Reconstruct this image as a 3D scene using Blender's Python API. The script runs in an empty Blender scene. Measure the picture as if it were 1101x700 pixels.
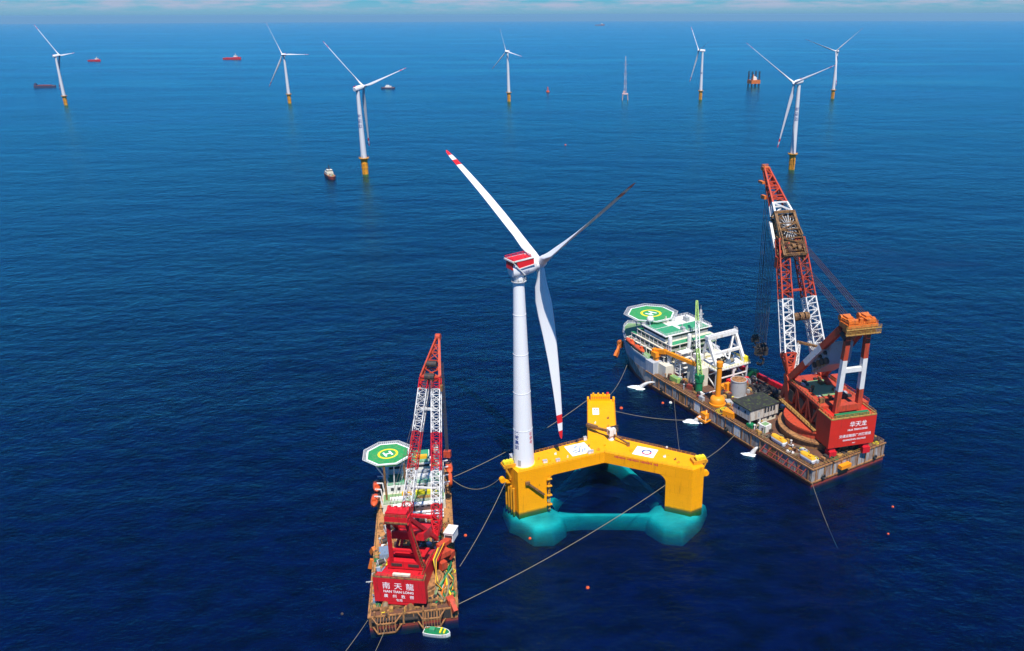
import bpy, math, random
from mathutils import Vector, Matrix
random.seed(7)
S = bpy.context.scene
C = S.collection
R = math.radians
# ---------------------------------------------------------------- camera
cam_d = bpy.data.cameras.new('camera'); cam = bpy.data.objects.new('camera', cam_d); C.objects.link(cam)
cam.location = (0, 0, 175)
PITCH = math.atan(334.0/880.0)
cam.rotation_euler = (Matrix.Rotation(math.pi/2-PITCH, 4, 'X') @ Matrix.Rotation(-0.0026, 4, 'Z')).to_euler()
cam_d.sensor_width = 36; cam_d.lens = 36*880/1101.0; cam_d.shift_x = -(620-550.5)/1101.0
cam_d.clip_start = 1; cam_d.clip_end = 200000
S.camera = cam
# ---------------------------------------------------------------- sky, sun, exposure
SUN_AZ, SUN_EL = -76.0, 61.0            # azimuth of the sun (0 = +X, 90 = +Y), degrees
W = bpy.data.worlds.new('World'); S.world = W; W.use_nodes = True
nt = W.node_tree; nt.nodes.clear()
N = nt.nodes.new; L = nt.links.new
out = N('ShaderNodeOutputWorld'); bg = N('ShaderNodeBackground'); sky = N('ShaderNodeTexSky')
sky.sky_type = 'NISHITA'; sky.sun_disc = False
sky.sun_elevation = R(SUN_EL); sky.sun_rotation = R(90-SUN_AZ)
sky.altitude = 0; sky.air_density = 1.0; sky.dust_density = 0.6; sky.ozone_density = 4.0
tc = N('ShaderNodeTexCoord'); mp = N('ShaderNodeMapping'); mp.inputs['Scale'].default_value = (9, 9, 70)
nz = N('ShaderNodeTexNoise'); nz.inputs['Scale'].default_value = 2.2; nz.inputs['Detail'].default_value = 6; nz.inputs['Roughness'].default_value = .6
L(tc.outputs['Generated'], mp.inputs['Vector']); L(mp.outputs['Vector'], nz.inputs['Vector'])
sx = N('ShaderNodeSeparateXYZ'); L(tc.outputs['Generated'], sx.inputs['Vector'])
rp = N('ShaderNodeValToRGB'); rp.color_ramp.elements[0].position = .40; rp.color_ramp.elements[1].position = .60
L(nz.outputs['Fac'], rp.inputs['Fac'])
mr = N('ShaderNodeMapRange'); mr.inputs['From Min'].default_value = .003; mr.inputs['From Max'].default_value = .010; L(sx.outputs['Z'], mr.inputs['Value'])
mu = N('ShaderNodeMath'); mu.operation = 'MULTIPLY'; L(mr.outputs['Result'], mu.inputs[0]); L(rp.outputs['Color'], mu.inputs[1])
mf_ = N('ShaderNodeMapRange'); mf_.inputs['From Min'].default_value = .02; mf_.inputs['From Max'].default_value = .11; mf_.inputs['To Min'].default_value = .78; mf_.inputs['To Max'].default_value = .12; L(sx.outputs['Z'], mf_.inputs['Value'])
mu2 = N('ShaderNodeMath'); mu2.operation = 'MULTIPLY'; L(mu.outputs[0], mu2.inputs[0]); L(mf_.outputs['Result'], mu2.inputs[1])
tint = N('ShaderNodeMix'); tint.data_type = 'RGBA'; tint.blend_type = 'MULTIPLY'; tint.inputs['Factor'].default_value = 1
L(sky.outputs['Color'], tint.inputs[6]); gr = N('ShaderNodeValToRGB'); gr.color_ramp.interpolation = 'EASE'
ge = gr.color_ramp.elements; ge[0].position = .0; ge[0].color = (.50, 1.02, 1.62, 1); ge[1].position = .42; ge[1].color = (.08, .75, 1.60, 1)
g2 = ge.new(.03); g2.color = (.09, .80, 1.40, 1)
L(sx.outputs['Z'], gr.inputs['Fac']); L(gr.outputs['Color'], tint.inputs[7])
mx = N('ShaderNodeMix'); mx.data_type = 'RGBA'; L(mu2.outputs[0], mx.inputs['Factor']); L(tint.outputs[2], mx.inputs[6])
mx.inputs[7].default_value = (4.9, 5.2, 7.0, 1)
L(mx.outputs[2], bg.inputs['Color']); bg.inputs['Strength'].default_value = .070
L(bg.outputs[0], out.inputs['Surface'])
sd = bpy.data.lights.new('sun', 'SUN'); sd.energy = 5.0; sd.angle = R(.53); sd.color = (1, .95, .88)
sun = bpy.data.objects.new('sun', sd); C.objects.link(sun)
to_sun = Vector((math.cos(R(SUN_AZ))*math.cos(R(SUN_EL)), math.sin(R(SUN_AZ))*math.cos(R(SUN_EL)), math.sin(R(SUN_EL))))
sun.rotation_euler = to_sun.to_track_quat('Z', 'Y').to_euler(); sun.location = (0, 0, 400)
vs = S.view_settings; vs.view_transform = 'Standard'; vs.look = 'None'; vs.gamma = 1; vs.exposure = 0.45; vs.use_curve_mapping = False
S.cycles.max_bounces = 6; S.cycles.transparent_max_bounces = 8; S.cycles.caustics_reflective = False; S.cycles.caustics_refractive = False

# ---------------------------------------------------------------- materials
def new_mat(name):
    m = bpy.data.materials.new(name); m.use_nodes = True
    return m, m.node_tree, m.node_tree.nodes['Principled BSDF']
def paint(name, col, rough=.5, wear=None, amount=.35, scale=.35, streak=.25, metal=0.0, fade=.14, bump=0.0, spec=.35, plates=0, waterline=None):
    """weathered paint: slow colour drift plus rust or dirt patches that run down the vertical faces"""
    m, t, b = new_mat(name); n = t.nodes.new; l = t.links.new
    b.inputs['Roughness'].default_value = rough; b.inputs['Metallic'].default_value = metal; b.inputs['Specular IOR Level'].default_value = spec
    co = n('ShaderNodeTexCoord')
    n1 = n('ShaderNodeTexNoise'); n1.inputs['Scale'].default_value = scale*.5; n1.inputs['Detail'].default_value = 5
    l(co.outputs['Object'], n1.inputs['Vector'])
    hs = n('ShaderNodeMix'); hs.data_type = 'RGBA'
    c0 = tuple(c*(1-fade) for c in col)+(1,); c1 = tuple(min(1, c*(1+fade)+.01*fade) for c in col)+(1,)
    hs.inputs[6].default_value = c0; hs.inputs[7].default_value = c1; l(n1.outputs['Fac'], hs.inputs['Factor'])
    last = hs.outputs[2]
    if wear:
        ma = n('ShaderNodeMapping'); ma.inputs['Scale'].default_value = (1, 1, streak); l(co.outputs['Object'], ma.inputs['Vector'])
        n2 = n('ShaderNodeTexNoise'); n2.inputs['Scale'].default_value = scale*2.2; n2.inputs['Detail'].default_value = 7; n2.inputs['Roughness'].default_value = .68
        l(ma.outputs['Vector'], n2.inputs['Vector'])
        r = n('ShaderNodeValToRGB'); p = .72-.42*amount; r.color_ramp.elements[0].position = p-.05; r.color_ramp.elements[1].position = p+.09
        l(n2.outputs['Fac'], r.inputs['Fac'])
        mm = n('ShaderNodeMath'); mm.operation = 'MULTIPLY'; mm.inputs[1].default_value = .85; l(r.outputs['Color'], mm.inputs[0])
        w = n('ShaderNodeMix'); w.data_type = 'RGBA'; l(mm.outputs[0], w.inputs['Factor']); l(last, w.inputs[6]); w.inputs[7].default_value = tuple(wear)+(1,)
        last = w.outputs[2]
    if plates:     # welded plate joints
        sp = n('ShaderNodeSeparateXYZ'); l(co.outputs['Object'], sp.inputs[0]); ge_ = n('ShaderNodeNewGeometry'); sn = n('ShaderNodeSeparateXYZ'); l(ge_.outputs['True Normal'], sn.inputs[0])
        ab_ = n('ShaderNodeMath'); ab_.operation = 'ABSOLUTE'; l(sn.outputs['Z'], ab_.inputs[0]); gt = n('ShaderNodeMath'); gt.operation = 'GREATER_THAN'; gt.inputs[1].default_value = .7; l(ab_.outputs[0], gt.inputs[0])
        ad = n('ShaderNodeMath'); ad.operation = 'ADD'; l(sp.outputs['X'], ad.inputs[0]); l(sp.outputs['Y'], ad.inputs[1])
        v1 = n('ShaderNodeCombineXYZ'); l(ad.outputs[0], v1.inputs[0]); l(sp.outputs['Z'], v1.inputs[1])
        mv = n('ShaderNodeMix'); mv.data_type = 'VECTOR'; l(gt.outputs[0], mv.inputs['Factor']); l(v1.outputs[0], mv.inputs[4]); l(co.outputs['Object'], mv.inputs[5])
        bk = n('ShaderNodeTexBrick'); bk.inputs['Scale'].default_value = 1; bk.inputs['Brick Width'].default_value = plates*1.7; bk.inputs['Row Height'].default_value = plates; bk.inputs['Mortar Size'].default_value = .05; bk.inputs['Mortar Smooth'].default_value = .5
        bk.inputs['Color1'].default_value = (1, 1, 1, 1); bk.inputs['Color2'].default_value = (.9, .9, .9, 1); bk.inputs['Mortar'].default_value = (.55, .52, .5, 1); l(mv.outputs[1], bk.inputs['Vector'])
        pm = n('ShaderNodeMix'); pm.data_type = 'RGBA'; pm.blend_type = 'MULTIPLY'; pm.inputs['Factor'].default_value = .38; l(last, pm.inputs[6]); l(bk.outputs['Color'], pm.inputs[7]); last = pm.outputs[2]
    if waterline:  # weed and wet staining just above the water
        sp = n('ShaderNodeSeparateXYZ'); l(co.outputs['Object'], sp.inputs[0]); nw = n('ShaderNodeTexNoise'); nw.inputs['Scale'].default_value = .6; nw.inputs['Detail'].default_value = 5; l(co.outputs['Object'], nw.inputs['Vector'])
        m1_ = n('ShaderNodeMath'); m1_.operation = 'MULTIPLY_ADD'; l(nw.outputs['Fac'], m1_.inputs[0]); m1_.inputs[1].default_value = 2.4; m1_.inputs[2].default_value = -.5
        m2_ = n('ShaderNodeMapRange'); l(sp.outputs['Z'], m2_.inputs['Value']); m2_.inputs['From Min'].default_value = .2; l(m1_.outputs[0], m2_.inputs['From Max']); m2_.inputs['To Min'].default_value = .75; m2_.inputs['To Max'].default_value = 0
        wm = n('ShaderNodeMix'); wm.data_type = 'RGBA'; l(m2_.outputs[0], wm.inputs['Factor']); l(last, wm.inputs[6]); wm.inputs[7].default_value = tuple(waterline)+(1,); last = wm.outputs[2]
    l(last, b.inputs['Base Color'])
    if bump:
        n3 = n('ShaderNodeTexNoise'); n3.inputs['Scale'].default_value = 2.5; n3.inputs['Detail'].default_value = 4; l(co.outputs['Object'], n3.inputs['Vector'])
        bp = n('ShaderNodeBump'); bp.inputs['Strength'].default_value = bump; bp.inputs['Distance'].default_value = .2
        l(n3.outputs['Fac'], bp.inputs['Height']); l(bp.outputs['Normal'], b.inputs['Normal'])
    return m
RUST = (.16, .06, .02); DIRT = (.10, .08, .06)
M = dict(
 yellow=paint('platform_yellow', (.88, .352, .002), .55, (.50, .17, .01), .2, .3, .12, fade=.09, spec=.18, plates=3.4, waterline=(.16, .15, .02)),
 yellow_dark=paint('yellow_fittings', (.62, .27, .01), .5, RUST, .3, .5),
 pontoon=paint('submerged_pontoon', (.78, .84, .74), .7, (.55, .70, .56), .25, .15, 1),
 white=paint('turbine_white', (.76, .755, .74), .45, (.58, .56, .52), .2, .12, .08, fade=.06),
 red=paint('signal_red', (.66, .015, .02), .45, (.40, .02, .02), .15, .3),
 tp=paint('foundation_yellow', (.72, .30, .012), .5, RUST, .25, .25, .2),
 crane_red=paint('crane_red', (.55, .012, .020), .5, (.26, .02, .015), .30, .5, .2, fade=.18, spec=.25, plates=2.2),
 crane_orange=paint('crane_orange_red', (.46, .056, .024), .55, (.19, .05, .025), .40, .5, .2, fade=.18, spec=.25),
 cw_red=paint('counterweight_red', (.55, .024, .014), .5, (.30, .03, .015), .26, .4, .15, spec=.25, plates=3.0),
 boom_white=paint('boom_white', (.66, .65, .61), .5, (.40, .24, .13), .22, .5, .4),
 cage=paint('rusty_yellow_steel', (.25, .125, .04), .65, (.07, .04, .025), .55, .6, .5),
 orange_head=paint('orange_head', (.60, .15, .02), .5, RUST, .35, .4),
 deck_rust=paint('rusty_deck', (.125, .052, .028), .75, (.06, .04, .03), .45, .25, 1, fade=.3, bump=.3),
 deck_orange=paint('worn_orange_deck', (.40, .185, .06), .75, (.13, .07, .035), .42, .3, 1, fade=.3, bump=.3),
 hull_grey=paint('weathered_hull_grey', (.34, .33, .31), .6, (.20, .085, .035), .52, .4, .10, fade=.22, plates=2.6),
 hull_blue=paint('bow_grey_blue', (.36, .39, .42), .55, (.62, .60, .56), .34, .5, .04, fade=.12),
 hull_red=paint('hull_red', (.24, .035, .025), .6, (.10, .05, .035), .4, .4, .3, fade=.25),
 hull_rust=paint('rusty_hull', (.34, .16, .055), .7, (.11, .055, .03), .5, .35, .3, fade=.3),
 rail=paint('rusty_rail', (.42, .24, .06), .6, RUST, .45, .8, .6),
 ship_white=paint('ship_white', (.70, .69, .65), .5, (.40, .28, .16), .34, .6, .12),
 cream=paint('cream_superstructure', (.62, .58, .46), .55, (.32, .24, .14), .3, .4, .2),
 green=paint('helideck_green', (.02, .26, .07), .65, (.12, .27, .08), .42, .5, 1, fade=.2),
 green_roof=paint('green_roof', (.03, .27, .12), .6, (.16, .26, .15), .35, .4, 1),
 green_old=paint('faded_green_deck', (.16, .30, .13), .65, (.26, .24, .12), .4, .4, 1),
 green_dark=paint('green_machinery', (.006, .17, .06), .5, (.05, .10, .04), .3, .6),
 lime=paint('lime_lattice', (.28, .45, .10), .55, (.2, .25, .1), .3, .8),
 marking_yellow=paint('marking_yellow', (.75, .62, .02), .55, (.5, .45, .05), .2, .6, 1),
 marking_white=paint('marking_white', (.80, .80, .78), .55, (.6, .6, .56), .15, .6, 1),
 net=paint('safety_net_grey', (.55, .55, .53), .6, (.3, .28, .25), .35, 1.2, 1),
 life=paint('lifeboat_orange', (.60, .085, .022), .4, (.5, .10, .04), .2, .8),
 orange=paint('safety_orange', (.80, .26, .008), .45, (.45, .16, .02), .2, .5, .3),
 black=paint('black_rubber', (.018, .018, .02), .6, (.06, .05, .04), .3, .8),
 dark=paint('dark_steel', (.035, .03, .028), .6, (.12, .06, .03), .35, .8),
 grey=paint('machine_grey', (.36, .37, .37), .5, (.22, .13, .07), .25, .6, .3),
 blue=paint('machine_blue', (.16, .22, .30), .5, (.2, .13, .08), .3, .8),
 cable=paint('wire_rope', (.07, .06, .055), .6, None),
 pendant=paint('rusty_pendant_rope', (.07, .032, .028), .7, None),
 rope=paint('mooring_rope', (.21, .18, .11), .8, (.2, .17, .12), .3, 1),
 letter_white=paint('lettering_white', (.82, .80, .78), .5, None, fade=.03),
 letter_blue=paint('lettering_blue', (.03, .06, .22), .5, None),
 letter_red=paint('lettering_red', (.60, .03, .06), .5, None),
 letter_grey=paint('lettering_grey', (.30, .34, .44), .5, None),
 cabin_wall=paint('weathered_cabin_wall', (.50, .46, .40), .6, (.24, .15, .09), .42, .6, .15),
 orange_yellow=paint('cover_orange_yellow', (.72, .36, .02), .5, None),
 mast_pale=paint('pale_pink_steel', (.52, .36, .34), .6, None),
 roof_dark=paint('dark_roof', (.022, .022, .02), .8, (.07, .10, .02), .38, .35, 1),
 dwhite=paint('tower_white', (.60, .60, .60), .5, (.45, .44, .42), .15, .1, .1, fade=.05),
 blue_hull=paint('navy_hull', (.06, .05, .10), .5, RUST, .2, .3),
)
def glass_mat():
    m, t, b = new_mat('window_glass'); n = t.nodes.new
    nz = n('ShaderNodeTexNoise'); nz.inputs['Scale'].default_value = 1.5
    r = n('ShaderNodeValToRGB'); r.color_ramp.elements[0].color = (.012, .016, .02, 1); r.color_ramp.elements[1].color = (.05, .06, .07, 1)
    t.links.new(nz.outputs['Fac'], r.inputs['Fac']); t.links.new(r.outputs['Color'], b.inputs['Base Color'])
    b.inputs['Roughness'].default_value = .12
    return m
M['glass'] = glass_mat()
def foam_mat():
    m, t, b = new_mat('sea_foam'); n = t.nodes.new
    b.inputs['Base Color'].default_value = (.80, .84, .86, 1); b.inputs['Roughness'].default_value = .8
    co = n('ShaderNodeTexCoord'); nz = n('ShaderNodeTexNoise'); nz.inputs['Scale'].default_value = .9; nz.inputs['Detail'].default_value = 6
    t.links.new(co.outputs['Object'], nz.inputs['Vector'])
    r = n('ShaderNodeValToRGB'); r.color_ramp.elements[0].position = .22; r.color_ramp.elements[1].position = .46
    t.links.new(nz.outputs['Fac'], r.inputs['Fac']); t.links.new(r.outputs['Color'], b.inputs['Alpha'])
    return m
M['foam'] = foam_mat()

def sea_mat():
    m, t, b = new_mat('open_sea'); n = t.nodes.new; l = t.links.new
    t.nodes.remove(b); o = t.nodes['Material Output']
    co = n('ShaderNodeTexCoord')
    def noise(scale, detail, sx, sy, rot, rough=.55):
        ma = n('ShaderNodeMapping'); ma.inputs['Scale'].default_value = (sx, sy, 1); ma.inputs['Rotation'].default_value = (0, 0, R(rot))
        l(co.outputs['Object'], ma.inputs['Vector'])
        z = n('ShaderNodeTexNoise'); z.inputs['Scale'].default_value = scale; z.inputs['Detail'].default_value = detail; z.inputs['Roughness'].default_value = rough
        l(ma.outputs['Vector'], z.inputs['Vector']); return z.outputs['Fac']
    def math_(op, a, b_):
        q = n('ShaderNodeMath'); q.operation = op
        for i, v in enumerate((a, b_)):
            if hasattr(v, 'links'): l(v, q.inputs[i])
            else: q.inputs[i].default_value = v
        return q.outputs[0]
    swell = noise(.022, 3, .6, 1, 14)
    chop = noise(.11, 6, .75, 1, -10, .62)
    rip = noise(.55, 4, .7, 1, 20, .6)
    gust = n('ShaderNodeMapRange'); gust.inputs['From Min'].default_value = .36; gust.inputs['From Max'].default_value = .64; gust.inputs['To Min'].default_value = .45; gust.inputs['To Max'].default_value = 1.55
    l(noise(.0065, 3, .45, 1.1, 12), gust.inputs['Value']); chop = math_('MULTIPLY', chop, gust.outputs['Result'])
    h = math_('ADD', math_('MULTIPLY', swell, 2.2), math_('ADD', math_('MULTIPLY', chop, 1.05), math_('MULTIPLY', rip, .34)))
    bp = n('ShaderNodeBump'); bp.inputs['Strength'].default_value = 1.0; bp.inputs['Distance'].default_value = 1.0; l(h, bp.inputs['Height'])
    slick = noise(.0024, 6, .28, 1.2, 9, .62)          # slicks and wind streaks change the roughness of the water
    rr = n('ShaderNodeMapRange'); rr.inputs['From Min'].default_value = .35; rr.inputs['From Max'].default_value = .68
    rr.inputs['To Min'].default_value = .26; rr.inputs['To Max'].default_value = .15; l(slick, rr.inputs['Value'])
    bs = n('ShaderNodeMapRange'); bs.inputs['From Min'].default_value = .50; bs.inputs['From Max'].default_value = .66
    bs.inputs['To Min'].default_value = 1.0; bs.inputs['To Max'].default_value = .45; l(slick, bs.inputs['Value']); l(bs.outputs['Result'], bp.inputs['Strength'])
    fr = n('ShaderNodeFresnel'); fr.inputs['IOR'].default_value = 1.33; l(bp.outputs['Normal'], fr.inputs['Normal'])
    gl = n('ShaderNodeBsdfGlossy'); l(rr.outputs['Result'], gl.inputs['Roughness']); l(bp.outputs['Normal'], gl.inputs['Normal'])
    gl.inputs['Color'].default_value = (.26, .93, 1, 1)
    patch = noise(.012, 4, .4, 1, 4)
    body = n('ShaderNodeMix'); body.data_type = 'RGBA'; l(patch, body.inputs['Factor'])
    body.inputs[6].default_value = (.0004, .002, .034, 1); body.inputs[7].default_value = (.0008, .011, .112, 1)
    stm = n('ShaderNodeMapRange'); stm.inputs['From Min'].default_value = .56; stm.inputs['From Max'].default_value = .72; stm.inputs['To Max'].default_value = .30; l(slick, stm.inputs['Value'])
    film = n('ShaderNodeMix'); film.data_type = 'RGBA'; l(stm.outputs['Result'], film.inputs['Factor']); l(body.outputs[2], film.inputs[6]); film.inputs[7].default_value = (.22, .36, .46, 1)   # pale surface film drawn out by the wind
    df = n('ShaderNodeBsdfDiffuse'); l(film.outputs[2], df.inputs['Color']); l(bp.outputs['Normal'], df.inputs['Normal'])
    tr = n('ShaderNodeBsdfTransparent'); tr.inputs['Color'].default_value = (.7, .92, .95, 1)
    clr = n('ShaderNodeMapRange'); clr.inputs['From Min'].default_value = .3; clr.inputs['From Max'].default_value = .7; clr.inputs['To Min'].default_value = .55; clr.inputs['To Max'].default_value = .92
    l(noise(.16, 4, .6, 1, -10, .6), clr.inputs['Value'])
    m1 = n('ShaderNodeMixShader'); l(clr.outputs['Result'], m1.inputs[0]); l(df.outputs[0], m1.inputs[1]); l(tr.outputs[0], m1.inputs[2])
    m2 = n('ShaderNodeMixShader'); l(fr.outputs[0], m2.inputs[0]); l(m1.outputs[0], m2.inputs[1]); l(gl.outputs[0], m2.inputs[2])
    l(m2.outputs[0], o.inputs['Surface'])
    return m
def seabed_mat():
    m, t, b = new_mat('deep_water'); n = t.nodes.new
    co = n('ShaderNodeTexCoord'); nz = n('ShaderNodeTexNoise'); nz.inputs['Scale'].default_value = .004; nz.inputs['Detail'].default_value = 4
    t.links.new(co.outputs['Object'], nz.inputs['Vector'])
    r = n('ShaderNodeValToRGB'); r.color_ramp.elements[0].color = (.002, .012, .16, 1); r.color_ramp.elements[1].color = (.003, .018, .20, 1)
    t.links.new(nz.outputs['Fac'], r.inputs['Fac']); t.links.new(r.outputs['Color'], b.inputs['Base Color'])
    b.inputs['Roughness'].default_value = 1; b.inputs['Specular IOR Level'].default_value = 0
    return m

# ---------------------------------------------------------------- mesh helpers
class MB:
    def __init__(s): s.v = []; s.f = []; s.m = []
    def add(s, verts, faces, m=0):
        b = len(s.v); s.v += [tuple(p) for p in verts]; s.f += [tuple(b+i for i in f) for f in faces]; s.m += [m]*len(faces); return s
    def box(s, c, d, rz=0, m=0, ry=0):
        x, y, z = d[0]/2, d[1]/2, d[2]/2
        mt = Matrix.Translation(c) @ Matrix.Rotation(rz, 4, 'Z') @ Matrix.Rotation(ry, 4, 'Y')
        vs = [mt @ Vector((sx*x, sy*y, sz*z)) for sx in (-1, 1) for sy in (-1, 1) for sz in (-1, 1)]
        return s.add(vs, [(0, 1, 3, 2), (4, 6, 7, 5), (0, 4, 5, 1), (2, 3, 7, 6), (0, 2, 6, 4), (1, 5, 7, 3)], m)
    def beam(s, p, q, w, h=None, m=0, up=(0, 0, 1)):
        p, q = Vector(p), Vector(q); h = h or w; d = (q-p).normalized(); u = Vector(up)
        a = d.cross(u)
        if a.length < .05: a = d.cross(Vector((1, 0, 0)))
        a.normalize(); b = a.cross(d).normalized(); a *= w/2; b *= h/2
        vs = [p-a-b, p+a-b, p+a+b, p-a+b, q-a-b, q+a-b, q+a+b, q-a+b]
        return s.add(vs, [(0, 1, 2, 3), (7, 6, 5, 4), (0, 4, 5, 1), (1, 5, 6, 2), (2, 6, 7, 3), (3, 7, 4, 0)], m)
    def bands(s, p, q, w, h, cuts, mats):
        p, q = Vector(p), Vector(q); t = [0]+list(cuts)+[1]
        for i, m in enumerate(mats): s.beam(p.lerp(q, t[i]), p.lerp(q, t[i+1]), w, h, m)
        return s
    def tube(s, p, q, r0, r1=None, n=12, m=0, cap=True):
        p, q = Vector(p), Vector(q); r1 = r0 if r1 is None else r1; d = (q-p).normalized()
        a = d.cross(Vector((0, 0, 1)))
        if a.length < .05: a = d.cross(Vector((1, 0, 0)))
        a.normalize(); b = d.cross(a)
        vs = []; 
        for c, r in ((p, r0), (q, r1)):
            vs += [c+a*r*math.cos(2*math.pi*i/n)+b*r*math.sin(2*math.pi*i/n) for i in range(n)]
        fs = [(i, (i+1) % n, n+(i+1) % n, n+i) for i in range(n)]
        if cap: fs += [tuple(range(n))[::-1], tuple(range(n, 2*n))]
        return s.add(vs, fs, m)
    def path(s, pts, r, n=6, m=0):
        pts = [Vector(p) for p in pts]; k = len(pts); vs = []
        for i, p in enumerate(pts):
            d = (pts[min(i+1, k-1)]-pts[max(i-1, 0)]).normalized(); a = d.cross(Vector((0, 0, 1)))
            if a.length < .05: a = d.cross(Vector((1, 0, 0)))
            a.normalize(); b = d.cross(a); rr = r[i] if isinstance(r, (list, tuple)) else r
            vs += [p+(a*math.cos(2*math.pi*j/n)+b*math.sin(2*math.pi*j/n))*rr for j in range(n)]
        fs = [(i*n+j, i*n+(j+1) % n, (i+1)*n+(j+1) % n, (i+1)*n+j) for i in range(k-1) for j in range(n)]
        fs += [tuple(range(n))[::-1], tuple(range((k-1)*n, k*n))]
        return s.add(vs, fs, m)
    def lathe(s, prof, c=(0, 0, 0), n=24, m=0, mats=None):
        c = Vector(c); k = len(prof); vs = [c+Vector((r*math.cos(2*math.pi*j/n), r*math.sin(2*math.pi*j/n), z)) for r, z in prof for j in range(n)]
        b = len(s.v); s.v += [tuple(p) for p in vs]
        for i in range(k-1):
            for j in range(n):
                s.f.append((b+i*n+j, b+i*n+(j+1) % n, b+(i+1)*n+(j+1) % n, b+(i+1)*n+j)); s.m.append(mats[i] if mats else m)
        s.f.append(tuple(b+j for j in range(n))[::-1]); s.m.append(mats[0] if mats else m)
        s.f.append(tuple(b+(k-1)*n+j for j in range(n))); s.m.append(mats[-1] if mats else m)
        return s
    def prism(s, poly, z0, z1, m=0, mtop=None):
        area = sum(poly[i][0]*poly[(i+1) % len(poly)][1]-poly[(i+1) % len(poly)][0]*poly[i][1] for i in range(len(poly)))
        if area < 0: poly = poly[::-1]
        k = len(poly); f0 = z0 if callable(z0) else (lambda x, y: z0); f1 = z1 if callable(z1) else (lambda x, y: z1)
        vs = [(x, y, f0(x, y)) for x, y in poly]+[(x, y, f1(x, y)) for x, y in poly]
        s.add(vs, [(i, (i+1) % k, k+(i+1) % k, k+i) for i in range(k)], m)
        b = len(s.v)-2*k
        s.f.append(tuple(b+i for i in range(k))[::-1]); s.m.append(m)
        s.f.append(tuple(b+k+i for i in range(k))); s.m.append(m if mtop is None else mtop)
        return s
    def lattice(s, p, q, hw0, hh0, hw1, hh1, side, nb, r, mat=lambda t: 0, brace=None):
        """a square lattice girder from p to q; side is the width direction"""
        p, q = Vector(p), Vector(q); d = (q-p).normalized(); a = Vector(side); a = (a-d*a.dot(d)).normalized(); b = d.cross(a); brace = brace or r*.6
        def cor(t, i):
            hw = hw0+(hw1-hw0)*t; hh = hh0+(hh1-hh0)*t
            return p.lerp(q, t)+a*hw*(-1, 1, 1, -1)[i]+b*hh*(-1, -1, 1, 1)[i]
        for k in range(nb):
            t0, t1 = k/nb, (k+1)/nb; mm = mat((t0+t1)/2)
            for i in range(4):
                j = (i+1) % 4
                s.beam(cor(t0, i), cor(t1, i), r, r, mm)
                x, y = (cor(t0, i), cor(t1, j)) if (k+i) % 2 else (cor(t0, j), cor(t1, i))
                s.beam(x, y, brace, brace, mm)
                s.beam(cor(t1, i), cor(t1, j), brace, brace, mm)
        return s
    def rail(s, pts, h=1.1, r=.07, step=2.0, closed=False, m=0, rows=2):
        pts = [Vector(p) for p in pts]
        if closed: pts = pts+[pts[0]]
        for p, q in zip(pts, pts[1:]):
            L_ = (q-p).length; k = max(1, int(L_/step))
            for i in range(k+1):
                c = p.lerp(q, i/k); s.beam(c, c+Vector((0, 0, h)), r*1.3, r*1.3, m)
            for j in range(rows):
                z = Vector((0, 0, h*(j+1)/rows)); s.beam(p+z, q+z, r, r, m)
        return s
    def text(s, st, size, f, m=0, depth=.03, bold=0.0):
        cu = bpy.data.curves.new('lettering', 'FONT'); cu.body = st; cu.size = size; cu.align_x = 'CENTER'; cu.align_y = 'CENTER'; cu.offset = bold; cu.resolution_u = 3
        o = bpy.data.objects.new('lettering', cu); C.objects.link(o); dg = bpy.context.evaluated_depsgraph_get(); dg.update()
        me = o.evaluated_get(dg).to_mesh(); vs = [f(v.co.x, v.co.y) for v in me.vertices]; fs = [tuple(p.vertices) for p in me.polygons]
        s.add(vs, fs, m); o.evaluated_get(dg).to_mesh_clear(); bpy.data.objects.remove(o); bpy.data.curves.remove(cu)
        return s
    def build(s, name, mats, parent=None, smooth=False, loc=None):
        me = bpy.data.meshes.new(name); me.from_pydata(s.v, [], s.f)
        if not isinstance(mats, (list, tuple)): mats = [mats]
        for mt in mats: me.materials.append(M[mt] if isinstance(mt, str) else mt)
        me.polygons.foreach_set('material_index', s.m)
        if smooth:
            me.polygons.foreach_set('use_smooth', [True]*len(s.f)); me.set_sharp_from_angle(angle=R(40))
        me.update(); o = bpy.data.objects.new(name, me); C.objects.link(o)
        if parent: o.parent = parent
        if loc: o.location = loc
        return o
def tag(o, label=None, cat=None, group=None, kind=None):
    for k, v in (('label', label), ('category', cat), ('group', group), ('kind', kind)):
        if v: o[k] = v
    return o
def thing(name, label, cat, loc=(0, 0, 0), rz=0, group=None):
    o = bpy.data.objects.new(name, None); C.objects.link(o); o.location = loc; o.rotation_euler = (0, 0, rz); o.empty_display_size = 2
    return tag(o, label, cat, group)
def sub_frame(parent_inv_pts, ox, oy, rot):
    c, s_ = math.cos(rot), math.sin(rot)
    return lambda x, y, z: Vector((ox+c*x-s_*y, oy+s_*x+c*y, z))
class TMB(MB):
    """a builder whose shapes are given in a turned frame (a crane on its slewing ring)"""
    def __init__(s, ox, oy, rot): super().__init__(); s.fr = (ox, oy, rot)
    def build(s, *a, **k):
        ox, oy, rot = s.fr; c, sn = math.cos(rot), math.sin(rot)
        s.v = [(ox+c*x-sn*y, oy+sn*x+c*y, z) for x, y, z in s.v]
        return super().build(*a, **k)

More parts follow.
